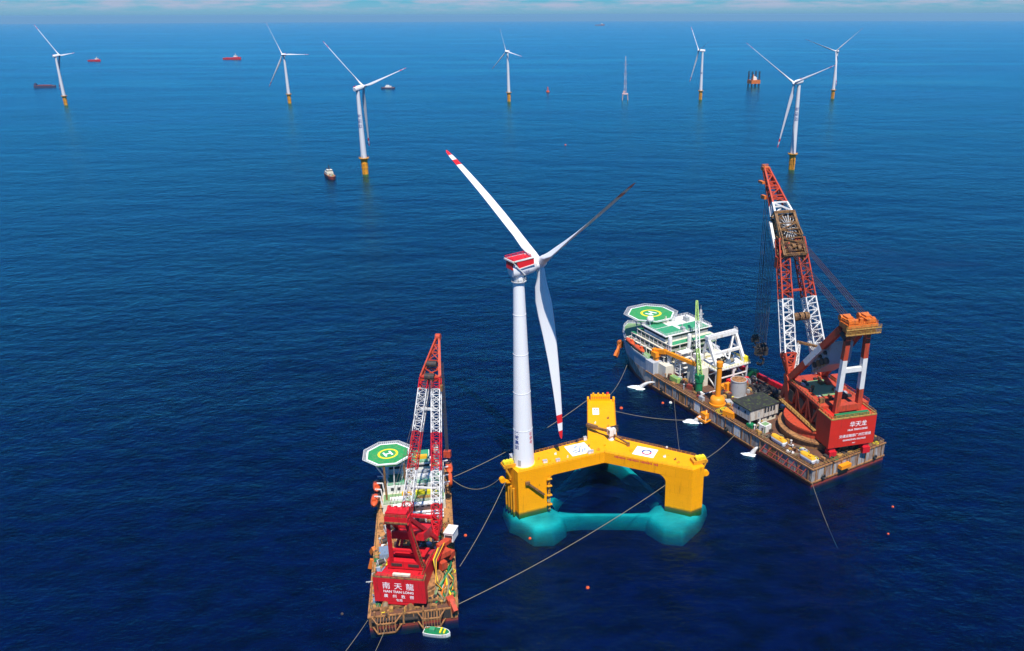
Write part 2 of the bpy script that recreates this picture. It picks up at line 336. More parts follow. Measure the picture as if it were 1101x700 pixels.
# ---------------------------------------------------------------- the sea
RE = 7.4e6
def cap(name, z, mat, rmax=56000):
    rs = [0, 150, 300, 450, 600, 800, 1000, 1300, 1700, 2200, 3000, 4000, 5000, 6500, 8000, 10000]+list(range(11000, rmax+1, 1000)); n = 240
    v = [(0, 0, z)]; f = []
    for r in rs[1:]: v += [(r*math.cos(2*math.pi*i/n), r*math.sin(2*math.pi*i/n), z-r*r/(2*RE)) for i in range(n)]
    f += [(0, 1+i, 1+(i+1) % n) for i in range(n)]
    for k in range(len(rs)-2):
        a, b = 1+k*n, 1+(k+1)*n; f += [(a+i, b+i, b+(i+1) % n, a+(i+1) % n) for i in range(n)]
    m = MB(); m.add(v, f); o = m.build(name, mat, smooth=True); o['kind'] = 'structure'; return o
cap('sea', 0, sea_mat()); cap('seabed', -34, seabed_mat())
dm, dt, db = new_mat('clear_water'); dt.nodes.remove(db)      # the water column swallows red first, then green
va = dt.nodes.new('ShaderNodeVolumeAbsorption'); va.inputs['Color'].default_value = (.05, .868, .890, 1); va.inputs['Density'].default_value = .70
dt.links.new(va.outputs[0], dt.nodes['Material Output'].inputs['Volume'])
wb = MB(); wn = 120; wr = [600, 1500, 3000, 6000, 10000, 15000, 21000, 28000, 36000, 45000, 55500]; wv = []; wf = []
for zz in (-.35, -33.0):
    b0_ = len(wv); wv.append((0, 0, zz))
    for r in wr: wv += [(r*math.cos(2*math.pi*i/wn), r*math.sin(2*math.pi*i/wn), zz-r*r/(2*RE)-(.15 if zz > -1 and r > 2000 else 0)*r/10000) for i in range(wn)]
    wf += [(b0_, b0_+1+i, b0_+1+(i+1) % wn) for i in range(wn)]+[(b0_+1+k*wn+i, b0_+1+(k+1)*wn+i, b0_+1+(k+1)*wn+(i+1) % wn, b0_+1+k*wn+(i+1) % wn) for k in range(len(wr)-1) for i in range(wn)]
e0, e1 = 1+(len(wr)-1)*wn, 1+len(wr)*wn+1+(len(wr)-1)*wn
wf += [(e0+i, e0+(i+1) % wn, e1+(i+1) % wn, e1+i) for i in range(wn)]
wb.add(wv, wf); wo = wb.build('deep_water', dm); wo['kind'] = 'structure'
import bmesh
bm_ = bmesh.new(); bm_.from_mesh(wo.data); bmesh.ops.recalc_face_normals(bm_, faces=bm_.faces); bm_.to_mesh(wo.data); bm_.free()
def sea_z(x, y): return -(x*x+y*y)/(2*RE)
hz, ht, hb = new_mat('air'); ht.nodes.remove(hb); pv = ht.nodes.new('ShaderNodeVolumePrincipled'); pv.inputs['Color'].default_value = (.40, .74, .95, 1); pv.inputs['Density'].default_value = 3.2e-5; pv.inputs['Anisotropy'].default_value = .2
ht.links.new(pv.outputs[0], ht.nodes['Material Output'].inputs['Volume'])
hb_ = MB(); hb_.box((0, 0, -26), (113000, 113000, 452)); ho = hb_.build('haze', hz); ho['kind'] = 'stuff'
# ---------------------------------------------------------------- wind turbines
def rotor_axes(yaw, tilt):
    ax = Vector((math.cos(yaw)*math.cos(tilt), math.sin(yaw)*math.cos(tilt), math.sin(tilt))); sd_ = Vector((-math.sin(yaw), math.cos(yaw), 0)); up = ax.cross(sd_)
    if up.z < 0: up = -up
    return ax, sd_, up
def blade(hub, ax, sd_, up, ang, Rr, gam, pitch, parent, far):
    e = up*math.cos(ang)+sd_*math.sin(ang); tg = sd_*math.cos(ang)-up*math.sin(ang)
    radial = e*math.cos(gam)+ax*math.sin(gam); mb = MB(); k = 8 if far else 14
    st = [(.02, 3.0, 3.0, 0), (.06, 3.0, 2.9, 0), (.12, 3.9, 2.1, .3), (.2, 5.0, 1.5, .5), (.28, 4.9, 1.1, .45), (.4, 4.2, .85, .35), (.55, 3.4, .62, .25), (.7, 2.75, .46, .16), (.8, 2.3, .36, .11), (.855, 2.1, .32, .1), (.905, 1.85, .27, .09), (.95, 1.5, .22, .08), (.985, .95, .15, .08), (1, .2, .06, .08)]
    st = [(t, c*(1 if t < .1 else (.8 if far else 1.22)), th_*(.9 if far else 1.15), tw) for t, c, th_, tw in st]
    sc = Rr/74.0; vs = []
    for t, c, th_, tw in st:
        a = (1.6-tw*1.1) if not far else (1.2-tw*.9); cd = tg*math.cos(a)+ax*math.sin(a); nd = radial.cross(cd).normalized()
        o = hub+radial*(t*Rr)+ax*(0 if far else 6.0*t*(1-t)); off = c*(0 if t < .1 else .18)
        for j in range(k):
            q = 2*math.pi*j/k; x = math.cos(q)*c/2; y = math.sin(q)*th_/2*(1 if t < .1 else (1.15+.6*math.cos(q))*.75)
            vs.append(o+(cd*(x-off)+nd*y)*sc)
    ns = len(st)
    for i in range(ns-1):
        red = st[i][0] >= .95 or (.85 < st[i][0] < .9)
        mb.add([vs[i*k+j] for j in range(k)]+[vs[(i+1)*k+j] for j in range(k)], [(j, (j+1) % k, k+(j+1) % k, k+j) for j in range(k)], 1 if red else 0)
    # weld the rings so that the blade is one skin
    o = mb.build('blade', ['dwhite' if far else 'white', 'red'], parent)
    import bmesh
    bm = bmesh.new(); bm.from_mesh(o.data); bmesh.ops.remove_doubles(bm, verts=bm.verts, dist=.001)
    for f in bm.faces: f.smooth = True
    bmesh.ops.recalc_face_normals(bm, faces=bm.faces); bm.to_mesh(o.data); bm.free()
    return o
def nacelle_parts(root, base, yaw, tilt, hubz, off, big):
    """body sits on the tower top, the hub at its upwind end"""
    ax, sd_, up = rotor_axes(yaw, tilt); hub = Vector((base[0], base[1], hubz))+Vector((math.cos(yaw), math.sin(yaw), 0))*off
    hub.z = hubz; hub -= Vector(base); 
    def P(a, s_, u): return hub+ax*a+sd_*s_+up*u
    mb = MB(); L0, L1 = -2.2, -(off+(3.0 if big else 5.0))
    sec = []
    for a, w, h in ((L0+.6, 1.6, 1.7), (L0, 2.1, 2.2), (L0-1.5, 2.4, 2.5), ((L0+L1)/2, 2.5, 2.6), (L1+1, 2.4, 2.5), (L1, 2.1, 2.1)):
        ring = []
        for i in range(16):
            q = 2*math.pi*(i+.5)/16; cx, cy = math.cos(q), math.sin(q); k = 1/max(abs(cx), abs(cy)); k = 1+(k-1)*.75
            ring.append(P(a, cx*w*k, cy*h*k+.3))
        sec.append(ring)
    vs = [p for r in sec for p in r]; n = 16
    mb.add(vs, [(i*n+j, i*n+(j+1) % n, (i+1)*n+(j+1) % n, (i+1)*n+j) for i in range(len(sec)-1) for j in range(n)]+[tuple(range(n))[::-1], tuple(range((len(sec)-1)*n, len(sec)*n))])
    body = mb.build('nacelle', 'white', root, True)
    if big:
        for sgn in (-1, 1):
            q = MB(); pts = [P(-3.4, sgn*2.5, 1.3), P(-9.4, sgn*2.62, 1.2), P(-10.2, sgn*2.7, 3.7), P(-3.2, sgn*2.5, 3.5)]
            q.add([p-sd_*sgn*.3 for p in pts]+[p+sd_*sgn*.14 for p in pts], [(0, 1, 2, 3), (7, 6, 5, 4), (0, 4, 5, 1), (1, 5, 6, 2), (2, 6, 7, 3), (3, 7, 4, 0)]); q.build('side_panel', 'red', body)
            q = MB()
            for a0, u0, a1, u1 in ((-3.2, 1.2, -9.6, 1.1), (-9.6, 1.1, -11.4, 3.8), (-7.4, -1.6, -10.4, 2.4), (-3.2, 3.6, -11.6, 3.9)): q.beam(P(a0, sgn*2.72, u0), P(a1, sgn*2.78, u1), .3, .3)
            q.build('frame', 'ship_white', body)
            q = MB().text('中国海装', 1.0, lambda x, y, s=sgn: P(-7.4+(-x if s > 0 else x)*1, s*2.62, -.6+y)+sd_*s*.1); q.build('lettering', 'letter_blue', body)
        q = MB(); zt = 3.75
        def slab(a0, a1, w0, w1, u0, u1): q.add([P(a0, -w0, u0), P(a0, w0, u0), P(a1, w1, u1), P(a1, -w1, u1), P(a0, -w0, u0+.2), P(a0, w0, u0+.2), P(a1, w1, u1+.2), P(a1, -w1, u1+.2)], [(3, 2, 1, 0), (4, 5, 6, 7), (0, 1, 5, 4), (1, 2, 6, 5), (2, 3, 7, 6), (3, 0, 4, 7)])
        slab(-4.2, -11.4, 2.5, 2.8, zt, zt+.2)
        for u in (.6, 1.1):
            c = [P(-4.2, -2.5, zt+u), P(-4.2, 2.5, zt+u), P(-11.4, 2.8, zt+.2+u), P(-11.4, -2.8, zt+.2+u)]
            for i in range(4): q.beam(c[i], c[(i+1) % 4], .12)
        for a in (-4.2, -6.6, -9.0, -11.4):
            for s_ in (-2.6, 2.6): q.beam(P(a, s_, zt), P(a, s_, zt+1.2), .12)
        q.build('hoist_platform', 'red', body)
        q = MB(); q.beam(P(-11.5, -3.0, zt+.3), P(-11.5, 3.0, zt+.3), .5, .5); q.beam(P(-11.4, 2.9, zt+.3), P(-4.2, 2.6, zt), .3, .4); q.beam(P(-11.4, -2.9, zt+.3), P(-4.2, -2.6, zt), .3, .4); q.build('platform_edge', 'ship_white', body)
        q = MB(); q.beam(P(L1-.1, -1.9, 2.2), P(L1-.1, 1.9, 2.2), .5, 2.4); q.build('rear_panel', 'red', body)
        q = MB(); q.lathe([(2.7, -4.2), (2.7, -3.9)], P(-off, 0, 0)-Vector((0, 0, 0)), n=20); c_ = P(-off, 0, 0); q.rail([c_+Vector((2.6*math.cos(a*.785), 2.6*math.sin(a*.785), -3.9)) for a in range(8)], 1.1, .12, 2, True); q.build('yaw_gallery', 'net', root)
    else:
        q = MB(); q.beam(P(L1+1, -1.6, 3.0), P(L1+1, 1.6, 3.0), .5, .8); q.beam(P(L1+3, 0, 3.0), P(L1+3, 0, 4.4), .25); q.build('roof_fitting', 'red', body)
    hb = MB(); rings = []; 
    for a, r in ((-2.4, 1.75), (-1.6, 2.05), (0, 2.15), (1.4, 1.9), (2.5, 1.25), (3.0, .4)):
        rings += [P(a, r*math.cos(2*math.pi*j/16), r*math.sin(2*math.pi*j/16)) for j in range(16)]
    hb.add(rings, [(i*16+j, i*16+(j+1) % 16, (i+1)*16+(j+1) % 16, (i+1)*16+j) for i in range(5) for j in range(16)]+[tuple(range(16))[::-1], tuple(range(80, 96))])
    hb.build('hub', 'white', root, True)
    return hub, ax, sd_, up
def turbine(label, pos, yaw, hubz, az, Rr, off, gam, tilt, pitch=.25, floating=False, marks=None, group=None, top_r=1.9, bot_r=3.4):
    base = Vector(pos); root = thing('wind_turbine', label, 'wind turbine', base, 0, group); yaw = R(yaw); az = R(az)
    z0 = 0.0
    if not floating:
        q = MB(); q.lathe([(3.6, -3.5), (3.6, 6), (3.75, 6), (3.75, 18.4)], n=24)
        for zz in (7, 11.5, 16): q.lathe([(3.95, zz), (3.95, zz+.5)], n=24)
        tp = q.build('foundation', 'tp', root, True)
        q = MB(); q.lathe([(6.0, 18.4), (6.0, 18.9)], n=16)
        for i in range(8): a = i*math.pi/4; q.beam((3.6*math.cos(a), 3.6*math.sin(a), 15.8), (5.7*math.cos(a), 5.7*math.sin(a), 18.3), .35)
        q.rail([(5.9*math.cos(a*math.pi/8), 5.9*math.sin(a*math.pi/8), 18.9) for a in range(16)], 1.2, .1, 3, True)
        q.build('work_platform', 'yellow_dark', root)
        q = MB()
        for s_ in (-.9, .9): q.beam((s_, -4.7, -2), (s_, -4.7, 14), .4)
        for i in range(12): q.beam((-.9, -4.7, .5+i*1.15), (.9, -4.7, .5+i*1.15), .15)
        for zz in (3, 12): q.beam((0, -3.6, zz), (0, -4.7, zz), .4)
        q.build('boat_landing', 'yellow_dark', root)
        z0 = 18.9
    zt = hubz-base.z-2.4; q = MB(); segs = 5
    prof = []
    for i in range(segs+1):
        t = i/segs; r = bot_r+(top_r-bot_r)*t; z = z0+(zt-z0)*t; prof.append((r, z))
        if 0 < i < segs: prof += [(r+.06, z+.02), (r+.06, z+.28), (r, z+.3)]
    q.lathe(prof, n=32); tower = q.build('tower', 'white' if floating else 'dwhite', root, True)
    q = MB(); rb = bot_r+.03; th0 = -.35-math.pi/2
    q.add([( (rb+d)*math.cos(th0+a), (rb+d)*math.sin(th0+a), z0+z) for d in (-.3, .05) for a, z in ((-.14, 1.0), (.14, 1.0), (.14, 3.4), (-.14, 3.4))], [(4, 5, 6, 7), (0, 4, 7, 3), (1, 2, 6, 5), (3, 7, 6, 2), (0, 1, 5, 4)]); q.build('door', 'grey', tower)
    for st, th, z1, size, mt in (marks or []):
        for i, ch in enumerate(st):
            zc = z1-i*size*1.12; q = MB(); t = (zc-z0)/(zt-z0); r = bot_r+(top_r-bot_r)*t+.05; sl = (top_r-bot_r)/(zt-z0)
            q.text(ch, size, lambda x, y, r=r, zc=zc, th=th: ((r+sl*y)*math.cos(th+x/r), (r+sl*y)*math.sin(th+x/r), zc+y), bold=size*.015); q.build('lettering', mt, tower)
    hub, ax, sd_, up = nacelle_parts(root, base, yaw, tilt, hubz, off, floating)
    for i in range(3): blade(hub, ax, sd_, up, az+i*2*math.pi/3, Rr, gam, -pitch, root, not floating)
    return root
FAR = 'turbines standing across the far sea'
turbine('large white turbine on the yellow three-armed floating platform', (-19.9, 268.3, 18.0), 34, 94.6, 63, 69.4, 8.3, -.007, .098, .04, True,
        [('三峡集团', -math.pi/2-.62, 14.5, 1.8, 'letter_blue'), ('引领号', -math.pi/2+.95, 13.5, 1.5, 'letter_red')], None, 1.85, 3.95)
for lab, p, yaw, hz, az, Rr, off, gam, tilt, mk in (
 ('white turbine at the far edge with the long dark barge beside its foot', (-1075.8, 1780, -.3), 58, 99, 36, 76.6, 8.3, -.091, .12, None),
 ('distant white turbine nearest to the red ship, its third blade hanging down', (-612.6, 1806.5, -.2), 245, 98.5, 89, 75.1, 3.9, .054, .127, None),
 ('white turbine on yellow foundation rising behind the small red supply boat', (-249, 967.8, -.1), 57, 98.5, 48, 73.8, 9.2, .045, .166, [('三峡能源', -math.pi/2-.2, 72, 5, 'letter_blue')]),
 ('smallest distant turbine with the shortest blades, straight behind the floating platform', (-145.5, 1834.3, -.2), 234, 102.7, 101, 49.8, 5, .102, .135, None),
 ('distant white turbine between the thin lattice mast and the jack-up rig', (274.2, 1864.9, -.2), 193, 102.4, 74, 68.9, 9.2, .082, .085, [('三峡', -math.pi/2, 62, 6, 'letter_blue')]),
 ('white turbine with dark tower lettering just behind the tip of the orange crane boom', (260.1, 991.5, -.1), 217, 100.2, 69, 75.7, 8.9, .219, -.136, [('三峡能源', -math.pi/2-.1, 76, 5, 'letter_blue')]),
 ('distant white turbine with two blades raised in a wide V, last in the row', (569.6, 1878.5, -.3), 234, 99.8, 49, 72.7, 10, .118, .079, None)):
    turbine(lab, p, yaw, hz, az, Rr, off, gam, tilt, .25, False, mk, FAR)

# ---------------------------------------------------------------- the floating platform (coordinates in the world, origin at the junction)
PO = Vector((10.4, 283.0, 0)); ZD = 18.0
plat = thing('floating_platform', 'yellow three-armed floating platform carrying the large turbine on its near arm end', 'floating platform', PO)
def pl(pts): return [(x-PO.x, y-PO.y) for x, y in pts]
A, B, Cc, D, E_, F_, G, Hh, I, K = (-27.1, 270.2), (-21.8, 261.6), (10.6, 276.2), (42.7, 262.9), (47.4, 265.8), (45.0, 273.6), (15.9, 288.2), (16.5, 322.6), (4.5, 322.6), (4.1, 287.0)
mb = MB(); mb.prism(pl([A, B, Cc, D, E_, F_, G, Hh, I, K]), 13.6, ZD)
deck = mb.build('deck', 'yellow', plat)
cols = {'near': [A, B, (-11.2, 266.4), (-14.2, 272.6), (-16.4, 276.0)], 'right': [D, E_, F_, (37.6, 277.3), (34.1, 274.0), (33.3, 266.8)], 'back': [Hh, I, (4.4, 312), (16.3, 312)]}
for k, poly in cols.items():
    q = MB(); cx = sum(p[0] for p in poly)/len(poly); cy = sum(p[1] for p in poly)/len(poly)
    ins = [(cx+(x-cx)*.992, cy+(y-cy)*.992) for x, y in poly]
    q.prism(pl(ins), -3.0, 13.62); col = q.build('column', 'yellow', plat)
# curved haunches between column and arm
def haunch(p, d, w0, w1, r=3.6):
    """p: corner on the inner side of the column, d: direction along the arm, w0/w1 across the arm"""
    q = MB(); p = Vector(p+(0,)); d = Vector(d+(0,)).normalized(); n = Vector((-d.y, d.x, 0)); prof = [(-.3, 13.7), (-.3, 13.6-r)]
    for i in range(7):
        a = i/6*math.pi/2; prof.append((r-r*math.cos(a), 13.6-r+r*math.sin(a)))
    prof[-1] = (r, 13.7)
    vs = []
    for w in (w0, w1): vs += [tuple(p-PO+d*x+n*w+Vector((0, 0, z))) for x, z in prof]
    k = len(prof); q.add(vs, [(i, (i+1) % k, k+(i+1) % k, k+i) for i in range(k)]+[tuple(range(k))[::-1], tuple(range(k, 2*k))]); q.build('haunch', 'yellow', plat)
haunch((-11.3, 266.4), (.912, .411), .05, 9.5); haunch((33.4, 266.8), (-.924, .383), -8.5, -.05); haunch((4.5, 312.1), (0, -1), .05, 11.6)
# submerged pontoons: a pad under each column and the beams that join them
ZP = -2.2
pads = [[(-30.4, 275.1), (-26.3, 262.6), (-22.5, 260.2), (-16.1, 253.4), (-8.3, 253.6), (-3.4, 259.8), (-3.4, 266.7), (-10.7, 273.7)],
        [(52.3, 275.4), (47.8, 264.2), (39.2, 253.2), (31.4, 254.6), (25.4, 261.5), (24.6, 267), (29.2, 273.5)],
        [(1.5, 308), (19.5, 308), (22, 317), (18, 325), (3, 325), (-1, 317)]]
for pad in pads:
    q = MB(); cx = sum(p[0] for p in pad)/len(pad); cy = sum(p[1] for p in pad)/len(pad)
    den = []
    for i in range(len(pad)):
        a, b = pad[i], pad[(i+1) % len(pad)]
        for t in (0, .2, .4, .6, .8): den.append((a[0]+(b[0]-a[0])*t, a[1]+(b[1]-a[1])*t))
    for _ in range(3): den = [((3*den[i][0]+den[(i+o)%len(den)][0])/4, (3*den[i][1]+den[(i+o)%len(den)][1])/4) for i in range(len(den)) for o in (-1, 1)]
    k = len(den); rings = []
    for sc, z in ((.40, ZP+.15), (.70, ZP), (.81, ZP-.7), (.88, ZP-1.9), (.92, ZP-3.8), (.95, ZP-6.5)):
        rings.append([(cx+(x-cx)*sc-PO.x, cy+(y-cy)*sc-PO.y, z) for i, (x, y) in enumerate(den)])
    q.add([p for r_ in rings for p in r_], [(r_*k+i, r_*k+(i+1) % k, (r_+1)*k+(i+1) % k, (r_+1)*k+i) for r_ in range(5) for i in range(k)]+[tuple(range(k))[::-1]])
    q.build('pontoon', 'pontoon', plat, True)
def flat_beam(a, b, w):
    a, b = Vector(a), Vector(b); d = (b-a).normalized(); n_ = Vector((-d.y, d.x)); Lb = (b-a).length; q = MB(); tt = [0, .06, .14, .24, .5, .76, .86, .94, 1]; ww = [2.2, 1.6, 1.2, 1.0, .95, 1.0, 1.2, 1.6, 2.2]
    rows = []
    for t, k in zip(tt, ww):
        c = a.lerp(b, t); h = w*k/2; rows.append([(c+n_*(o*h)-PO.xy).to_tuple()+(ZP+dz,) for o, dz in ((-1.7, -6), (-1.25, -2.2), (-.85, -.5), (0, 0), (.85, -.5), (1.25, -2.2), (1.7, -6))])
    m_ = 7; q.add([p for r_ in rows for p in r_], [(r_*m_+i, r_*m_+i+1, (r_+1)*m_+i+1, (r_+1)*m_+i) for r_ in range(len(rows)-1) for i in range(m_-1)]); q.build('pontoon_beam', 'pontoon', plat, True)
for (a, b, w) in (((-7, 265.4), (29, 265.2), 2.3), ((-12, 274), (6, 309), 2.5), ((34, 274), (16, 309), 2.5)): flat_beam(a, b, w)
# railings along the arm edges
def W3(p, z=ZD): return Vector((p[0], p[1], z))-PO
q = MB()
for seg in ([(-21.2, 262.1), (10.6, 276.0), (42.4, 263.1)], [(45.1, 273.4), (15.7, 288.0), (16.3, 321.8)], [(4.7, 321.8), (4.3, 287.1), (-16, 276.2)]): q.rail([W3(p) for p in seg], 1.0, .06, 1.9)
q.build('railing', 'yellow_dark', plat)
# raised parapet with anchor-line sheaves on the far arm, and fairlead brackets on the arm ends
q = MB(); q.box(W3((10.2, 322.0), 19.2), (8.4, 1.6, 2.6)); q.box(W3((4.9, 321.4), 18.7), (.9, 2.6, 1.4)); q.box(W3((16.0, 321.4), 18.7), (.9, 2.6, 1.4))
for i in range(4): q.box(W3((7.2+i*2.1, 322.0), 20.9), (.7, 1.2, .8))
par = q.build('parapet', 'yellow', plat)
q = MB()
for i in range(8): q.box(W3((6.7+i*1.0, 321.16), 19.5), (.5, .1, .35))
q.build('lettering', 'letter_red', par)
q = MB(); q.box(W3((13.4, 322), 21.0), (1.0, 1.0, 1.1)); q.build('beacon', 'red', par)
def fairlead(p, rz):
    q = MB(); c = W3(p, ZD)
    def at(x, y, z): return c+Vector((math.cos(rz)*x-math.sin(rz)*y, math.sin(rz)*x+math.cos(rz)*y, z))
    for s_ in (-1.6, 1.6):
        q.beam(at(-2.2, s_, .7), at(2.6, s_, 1.0), .5, 1.4); q.beam(at(2.4, s_, .8), at(.3, s_, -4.2), .5, .6)
    q.beam(at(-2.2, -1.9, .8), at(-2.2, 1.9, .8), 1.0, 1.2); q.beam(at(2.6, -1.9, .8), at(2.6, 1.9, .8), .8, .8)
    f = q.build('mooring_bracket', 'yellow_dark', plat)
    for x in (-.6, .7, 1.9):
        s = MB(); s.tube(at(x, -.9, 1.9), at(x, .9, 1.9), .75, n=12); s.build('sheave', 'marking_yellow', f)
    h = MB(); h.tube(at(1.8, 0, -6.2), at(3.4, 0, -5.0), .8, n=10); h.tube(at(3.2, -.8, -5.1), at(3.2, .8, -5.1), 1.1, n=12); h.beam(at(0, 0, -6.6), at(3, 0, -5.8), .9, 1.2); h.build('chain_stopper', 'yellow', plat)
fairlead((45.6, 269.0), R(15)); fairlead((-25.0, 266.5), R(205))
# column fittings on the near column: pipes on the outer face, ladder, diagonal beam
q = MB()
for t in (.12, .32, .52, .72):
    x, y = A[0]+(B[0]-A[0])*t, A[1]+(B[1]-A[1])*t; n = Vector((-.86, -.5, 0)); q.tube(W3((x, y), 10)+n*.5, W3((x, y), -2)+n*.5, .45, n=10)
q.build('hull_pipe', 'yellow_dark', plat)
q = MB(); pA, pB = Vector((-18.5, 263.0, 13.0)), Vector((-12.6, 265.4, 6.6)); n = Vector((.41, -.91, 0))*.6
q.beam(pA-PO+n, pB-PO+n, .55, .7); q.box(pA-PO+n, (1.6, .7, 1.2), .42); q.box(pA.lerp(pB, .55)-PO+n, (.8, .7, .8), .42); q.build('diagonal_beam', 'cage', plat)  # brown beam set diagonally on the front face of the column
q = MB(); 
for s_ in (0, 1.3): q.beam(W3((-10.9+s_*.4, 266.0-s_*.1), -1)+n*.6, W3((-10.9+s_*.4, 266.0-s_*.1), 13)+n*.6, .25)
for i in range(13): q.beam(W3((-10.9, 266.0), i)+n*.6, W3((-10.4, 265.9), i)+n*.6, .16)
for z in (2, 6, 10, 13): q.box(W3((-10.4, 265.6), z)+n*.4, (1.8, 1.2, .25), .42)
q.build('ladder', 'yellow_dark', plat)
# painted signs on the deck
def sign(name, c, u, w, h, z=ZD+.012):
    u = Vector(u+(0,)).normalized(); v = Vector((-u.y, u.x, 0)); o = Vector((c[0], c[1], z))-PO
    f = lambda x, y, dz=0: o+u*x+v*y+Vector((0, 0, dz))
    q = MB(); q.add([f(-w/2, -h/2), f(w/2, -h/2), f(w/2, h/2), f(-w/2, h/2)], [(0, 1, 2, 3)]); return q.build(name, 'marking_white', plat), f
def ring(q, f, cx, cy, r0, r1, a0=0, a1=360, m=0, dz=.012, n=28):
    k = int(n*abs(a1-a0)/360)+1; vs = []
    for i in range(k+1):
        a = R(a0+(a1-a0)*i/k); vs += [f(cx+r0*math.cos(a), cy+r0*math.sin(a), dz), f(cx+r1*math.cos(a), cy+r1*math.sin(a), dz)]
    q.add(vs, [(2*i, 2*i+1, 2*i+3, 2*i+2) for i in range(k)], m)
s1, f = sign('sign_panel', (.6, 278.9), (.912, .411), 8.6, 8.2)
q = MB()
for (a, b, w) in (((-3, -1.0), (-.6, -.2), .8), ((-2.6, -2.2), (-.4, -1.6), .7), ((-.6, -2.2), (.9, .8), .7), ((.4, -2.6), (1.6, -.4), .6), ((1.7, -2.2), (2.8, .2), .6), ((-1.4, 1.2), (.4, 2.6), .8), ((.8, 1.1), (2.2, 2.2), .6)):
    d = Vector((b[0]-a[0], b[1]-a[1])); n_ = Vector((-d.y, d.x)).normalized()*w/2
    q.add([f(a[0]+n_.x, a[1]+n_.y, .012), f(b[0]+n_.x, b[1]+n_.y, .012), f(b[0]-n_.x, b[1]-n_.y, .012), f(a[0]-n_.x, a[1]-n_.y, .012)], [(0, 1, 2, 3)])
q.build('emblem', 'letter_grey', s1)
s2, f = sign('sign_panel', (26.2, 276.6), (.924, -.383), 8.4, 6.6)
q = MB(); ring(q, f, .6, 0, 1.3, 2.0, 20, 200); q.build('emblem', 'letter_blue', s2)
q = MB(); ring(q, f, .6, 0, 1.3, 2.0, 205, 375); q.build('emblem', 'letter_red', s2)
s3, f = sign('sign_panel', (8.0, 311.2), (1, 0), 2.7, 6.2)
q = MB(); ring(q, f, -.55, 1.9, .05, .42, 0, 360); ring(q, f, .55, 1.9, .05, .42, 0, 360); q.build('marking', 'dark', s3)
# painted lettering strip along the edge of the right arm
q = MB()
for i in range(30):
    if i % 9 == 8: continue
    p = Vector(Cc+(0,)).lerp(Vector(D+(0,)), .12+i*.0168); nrm = Vector((-.383, -.924, 0)); t_ = Vector((.924, -.383, 0))
    o = p-PO+Vector((0, 0, 17.2))+nrm*.04; h = .5+.25*((i*7) % 3); q.add([o-t_*.2-Vector((0, 0, h/2)), o+t_*.2-Vector((0, 0, h/2)), o+t_*.2+Vector((0, 0, h/2)), o-t_*.2+Vector((0, 0, h/2))], [(0, 1, 2, 3)])
q.build('hull_marking', 'letter_red', plat)
# hatches and small fittings on the arms
random.seed(3)
for i, (x, y) in enumerate([(-14.5, 271.2), (-10.2, 269.4), (-8.2, 274.9), (4.6, 281.0), (8.2, 278.1), (10.8, 281.4), (7.5, 300.2), (12.9, 304.5), (12.6, 297.2), (21.0, 277.4), (33.2, 272.6), (37.0, 270.6), (38.0, 268.3), (-18.5, 272.8), (-3.6, 272.6)]):
    q = MB(); w = random.uniform(.5, 1.3); q.box(W3((x, y), ZD+.2), (w, w*.8, .4), random.choice((.42, -.4, 0))); q.lathe([(.2, .4), (.2, .9)], W3((x+w*.2, y), ZD), n=8); q.build('hatch', ('yellow_dark', 'yellow', 'ship_white', 'cage')[i % 4], plat)
q = MB(); q.lathe([(4.25, ZD), (4.25, ZD+.35)], (-19.9-PO.x, 268.3-PO.y, 0), n=32); q.build('tower_flange', 'marking_yellow', plat)
# things standing on it
kc = thing('knuckle_crane', 'small white-cabbed crane with a brown boom lying across the yellow far arm', 'crane', (13.6, 286.6, ZD))
q = MB(); q.lathe([(1.3, 0), (1.3, .5), (.9, .6), (.9, 2.2)], n=14); q.build('pedestal', 'ship_white', kc)
q = MB(); q.box((0, 0, 3.5), (2.8, 2.6, 2.6), .45); q.box((-.2, -.2, 5.0), (3.0, 2.2, .3), .45); cabin = q.build('cabin', 'ship_white', kc)
q = MB(); q.box((-.5, -1.05, 3.9), (1.5, .7, 1.1), .45); q.build('window', 'glass', cabin)
q = MB(); q.box((1.2, 1.0, 5.3), (3.4, .5, .5), .45); q.box((1.9, .3, 4.3), (1.2, 1.4, 1.6), .45); q.build('motor_housing', 'dark', kc)
q = MB(); q.beam((-.8, .8, 3.2), (-8.6, 7.4, 2.0), .8, .9); q.beam((-5.6, 4.9, 2.6), (-9.4, 8.2, 2.2), 1.5, 1.3); q.build('boom', 'cage', kc)
q = MB(); q.beam((1.0, -1.0, 2.6), (6.4, -5.4, 1.0), .6, .6); q.box((6.4, -5.4, .8), (1.1, 1.0, 1.5)); q.build('jib_arm', 'cage', kc)
def small_cabinet(lab, p, s, m, rz=0):
    t = thing('equipment_box', lab, 'equipment box', (p[0], p[1], ZD), rz); q = MB(); q.box((0, 0, s[2]/2+.1), s); q.build('housing', m, t); q = MB(); q.box((0, 0, s[2]+.16), (s[0]*1.08, s[1]*1.08, .12)); q.build('lid', 'ship_white' if m != 'ship_white' else 'grey', t)
small_cabinet('white rounded equipment box behind the foot of the large turbine tower', (-24.2, 270.4), (1.8, 2.6, 2.2), 'ship_white', .4)
small_cabinet('small white box on the deck right beside the large turbine tower', (-12.0, 268.8), (1.6, 1.1, .9), 'ship_white', .4)
small_cabinet('white box at the near edge beside the grey emblem panel', (5.2, 275.6), (2.2, 1.0, 1.1), 'ship_white', .42)
small_cabinet('white locker halfway along the near edge of the turbine arm', (-7.2, 269.7), (1.5, .9, .9), 'ship_white', .42)
small_cabinet('white locker on the inner corner beside the far arm', (3.2, 286.0), (1.2, 1.0, 1.4), 'ship_white', .42)

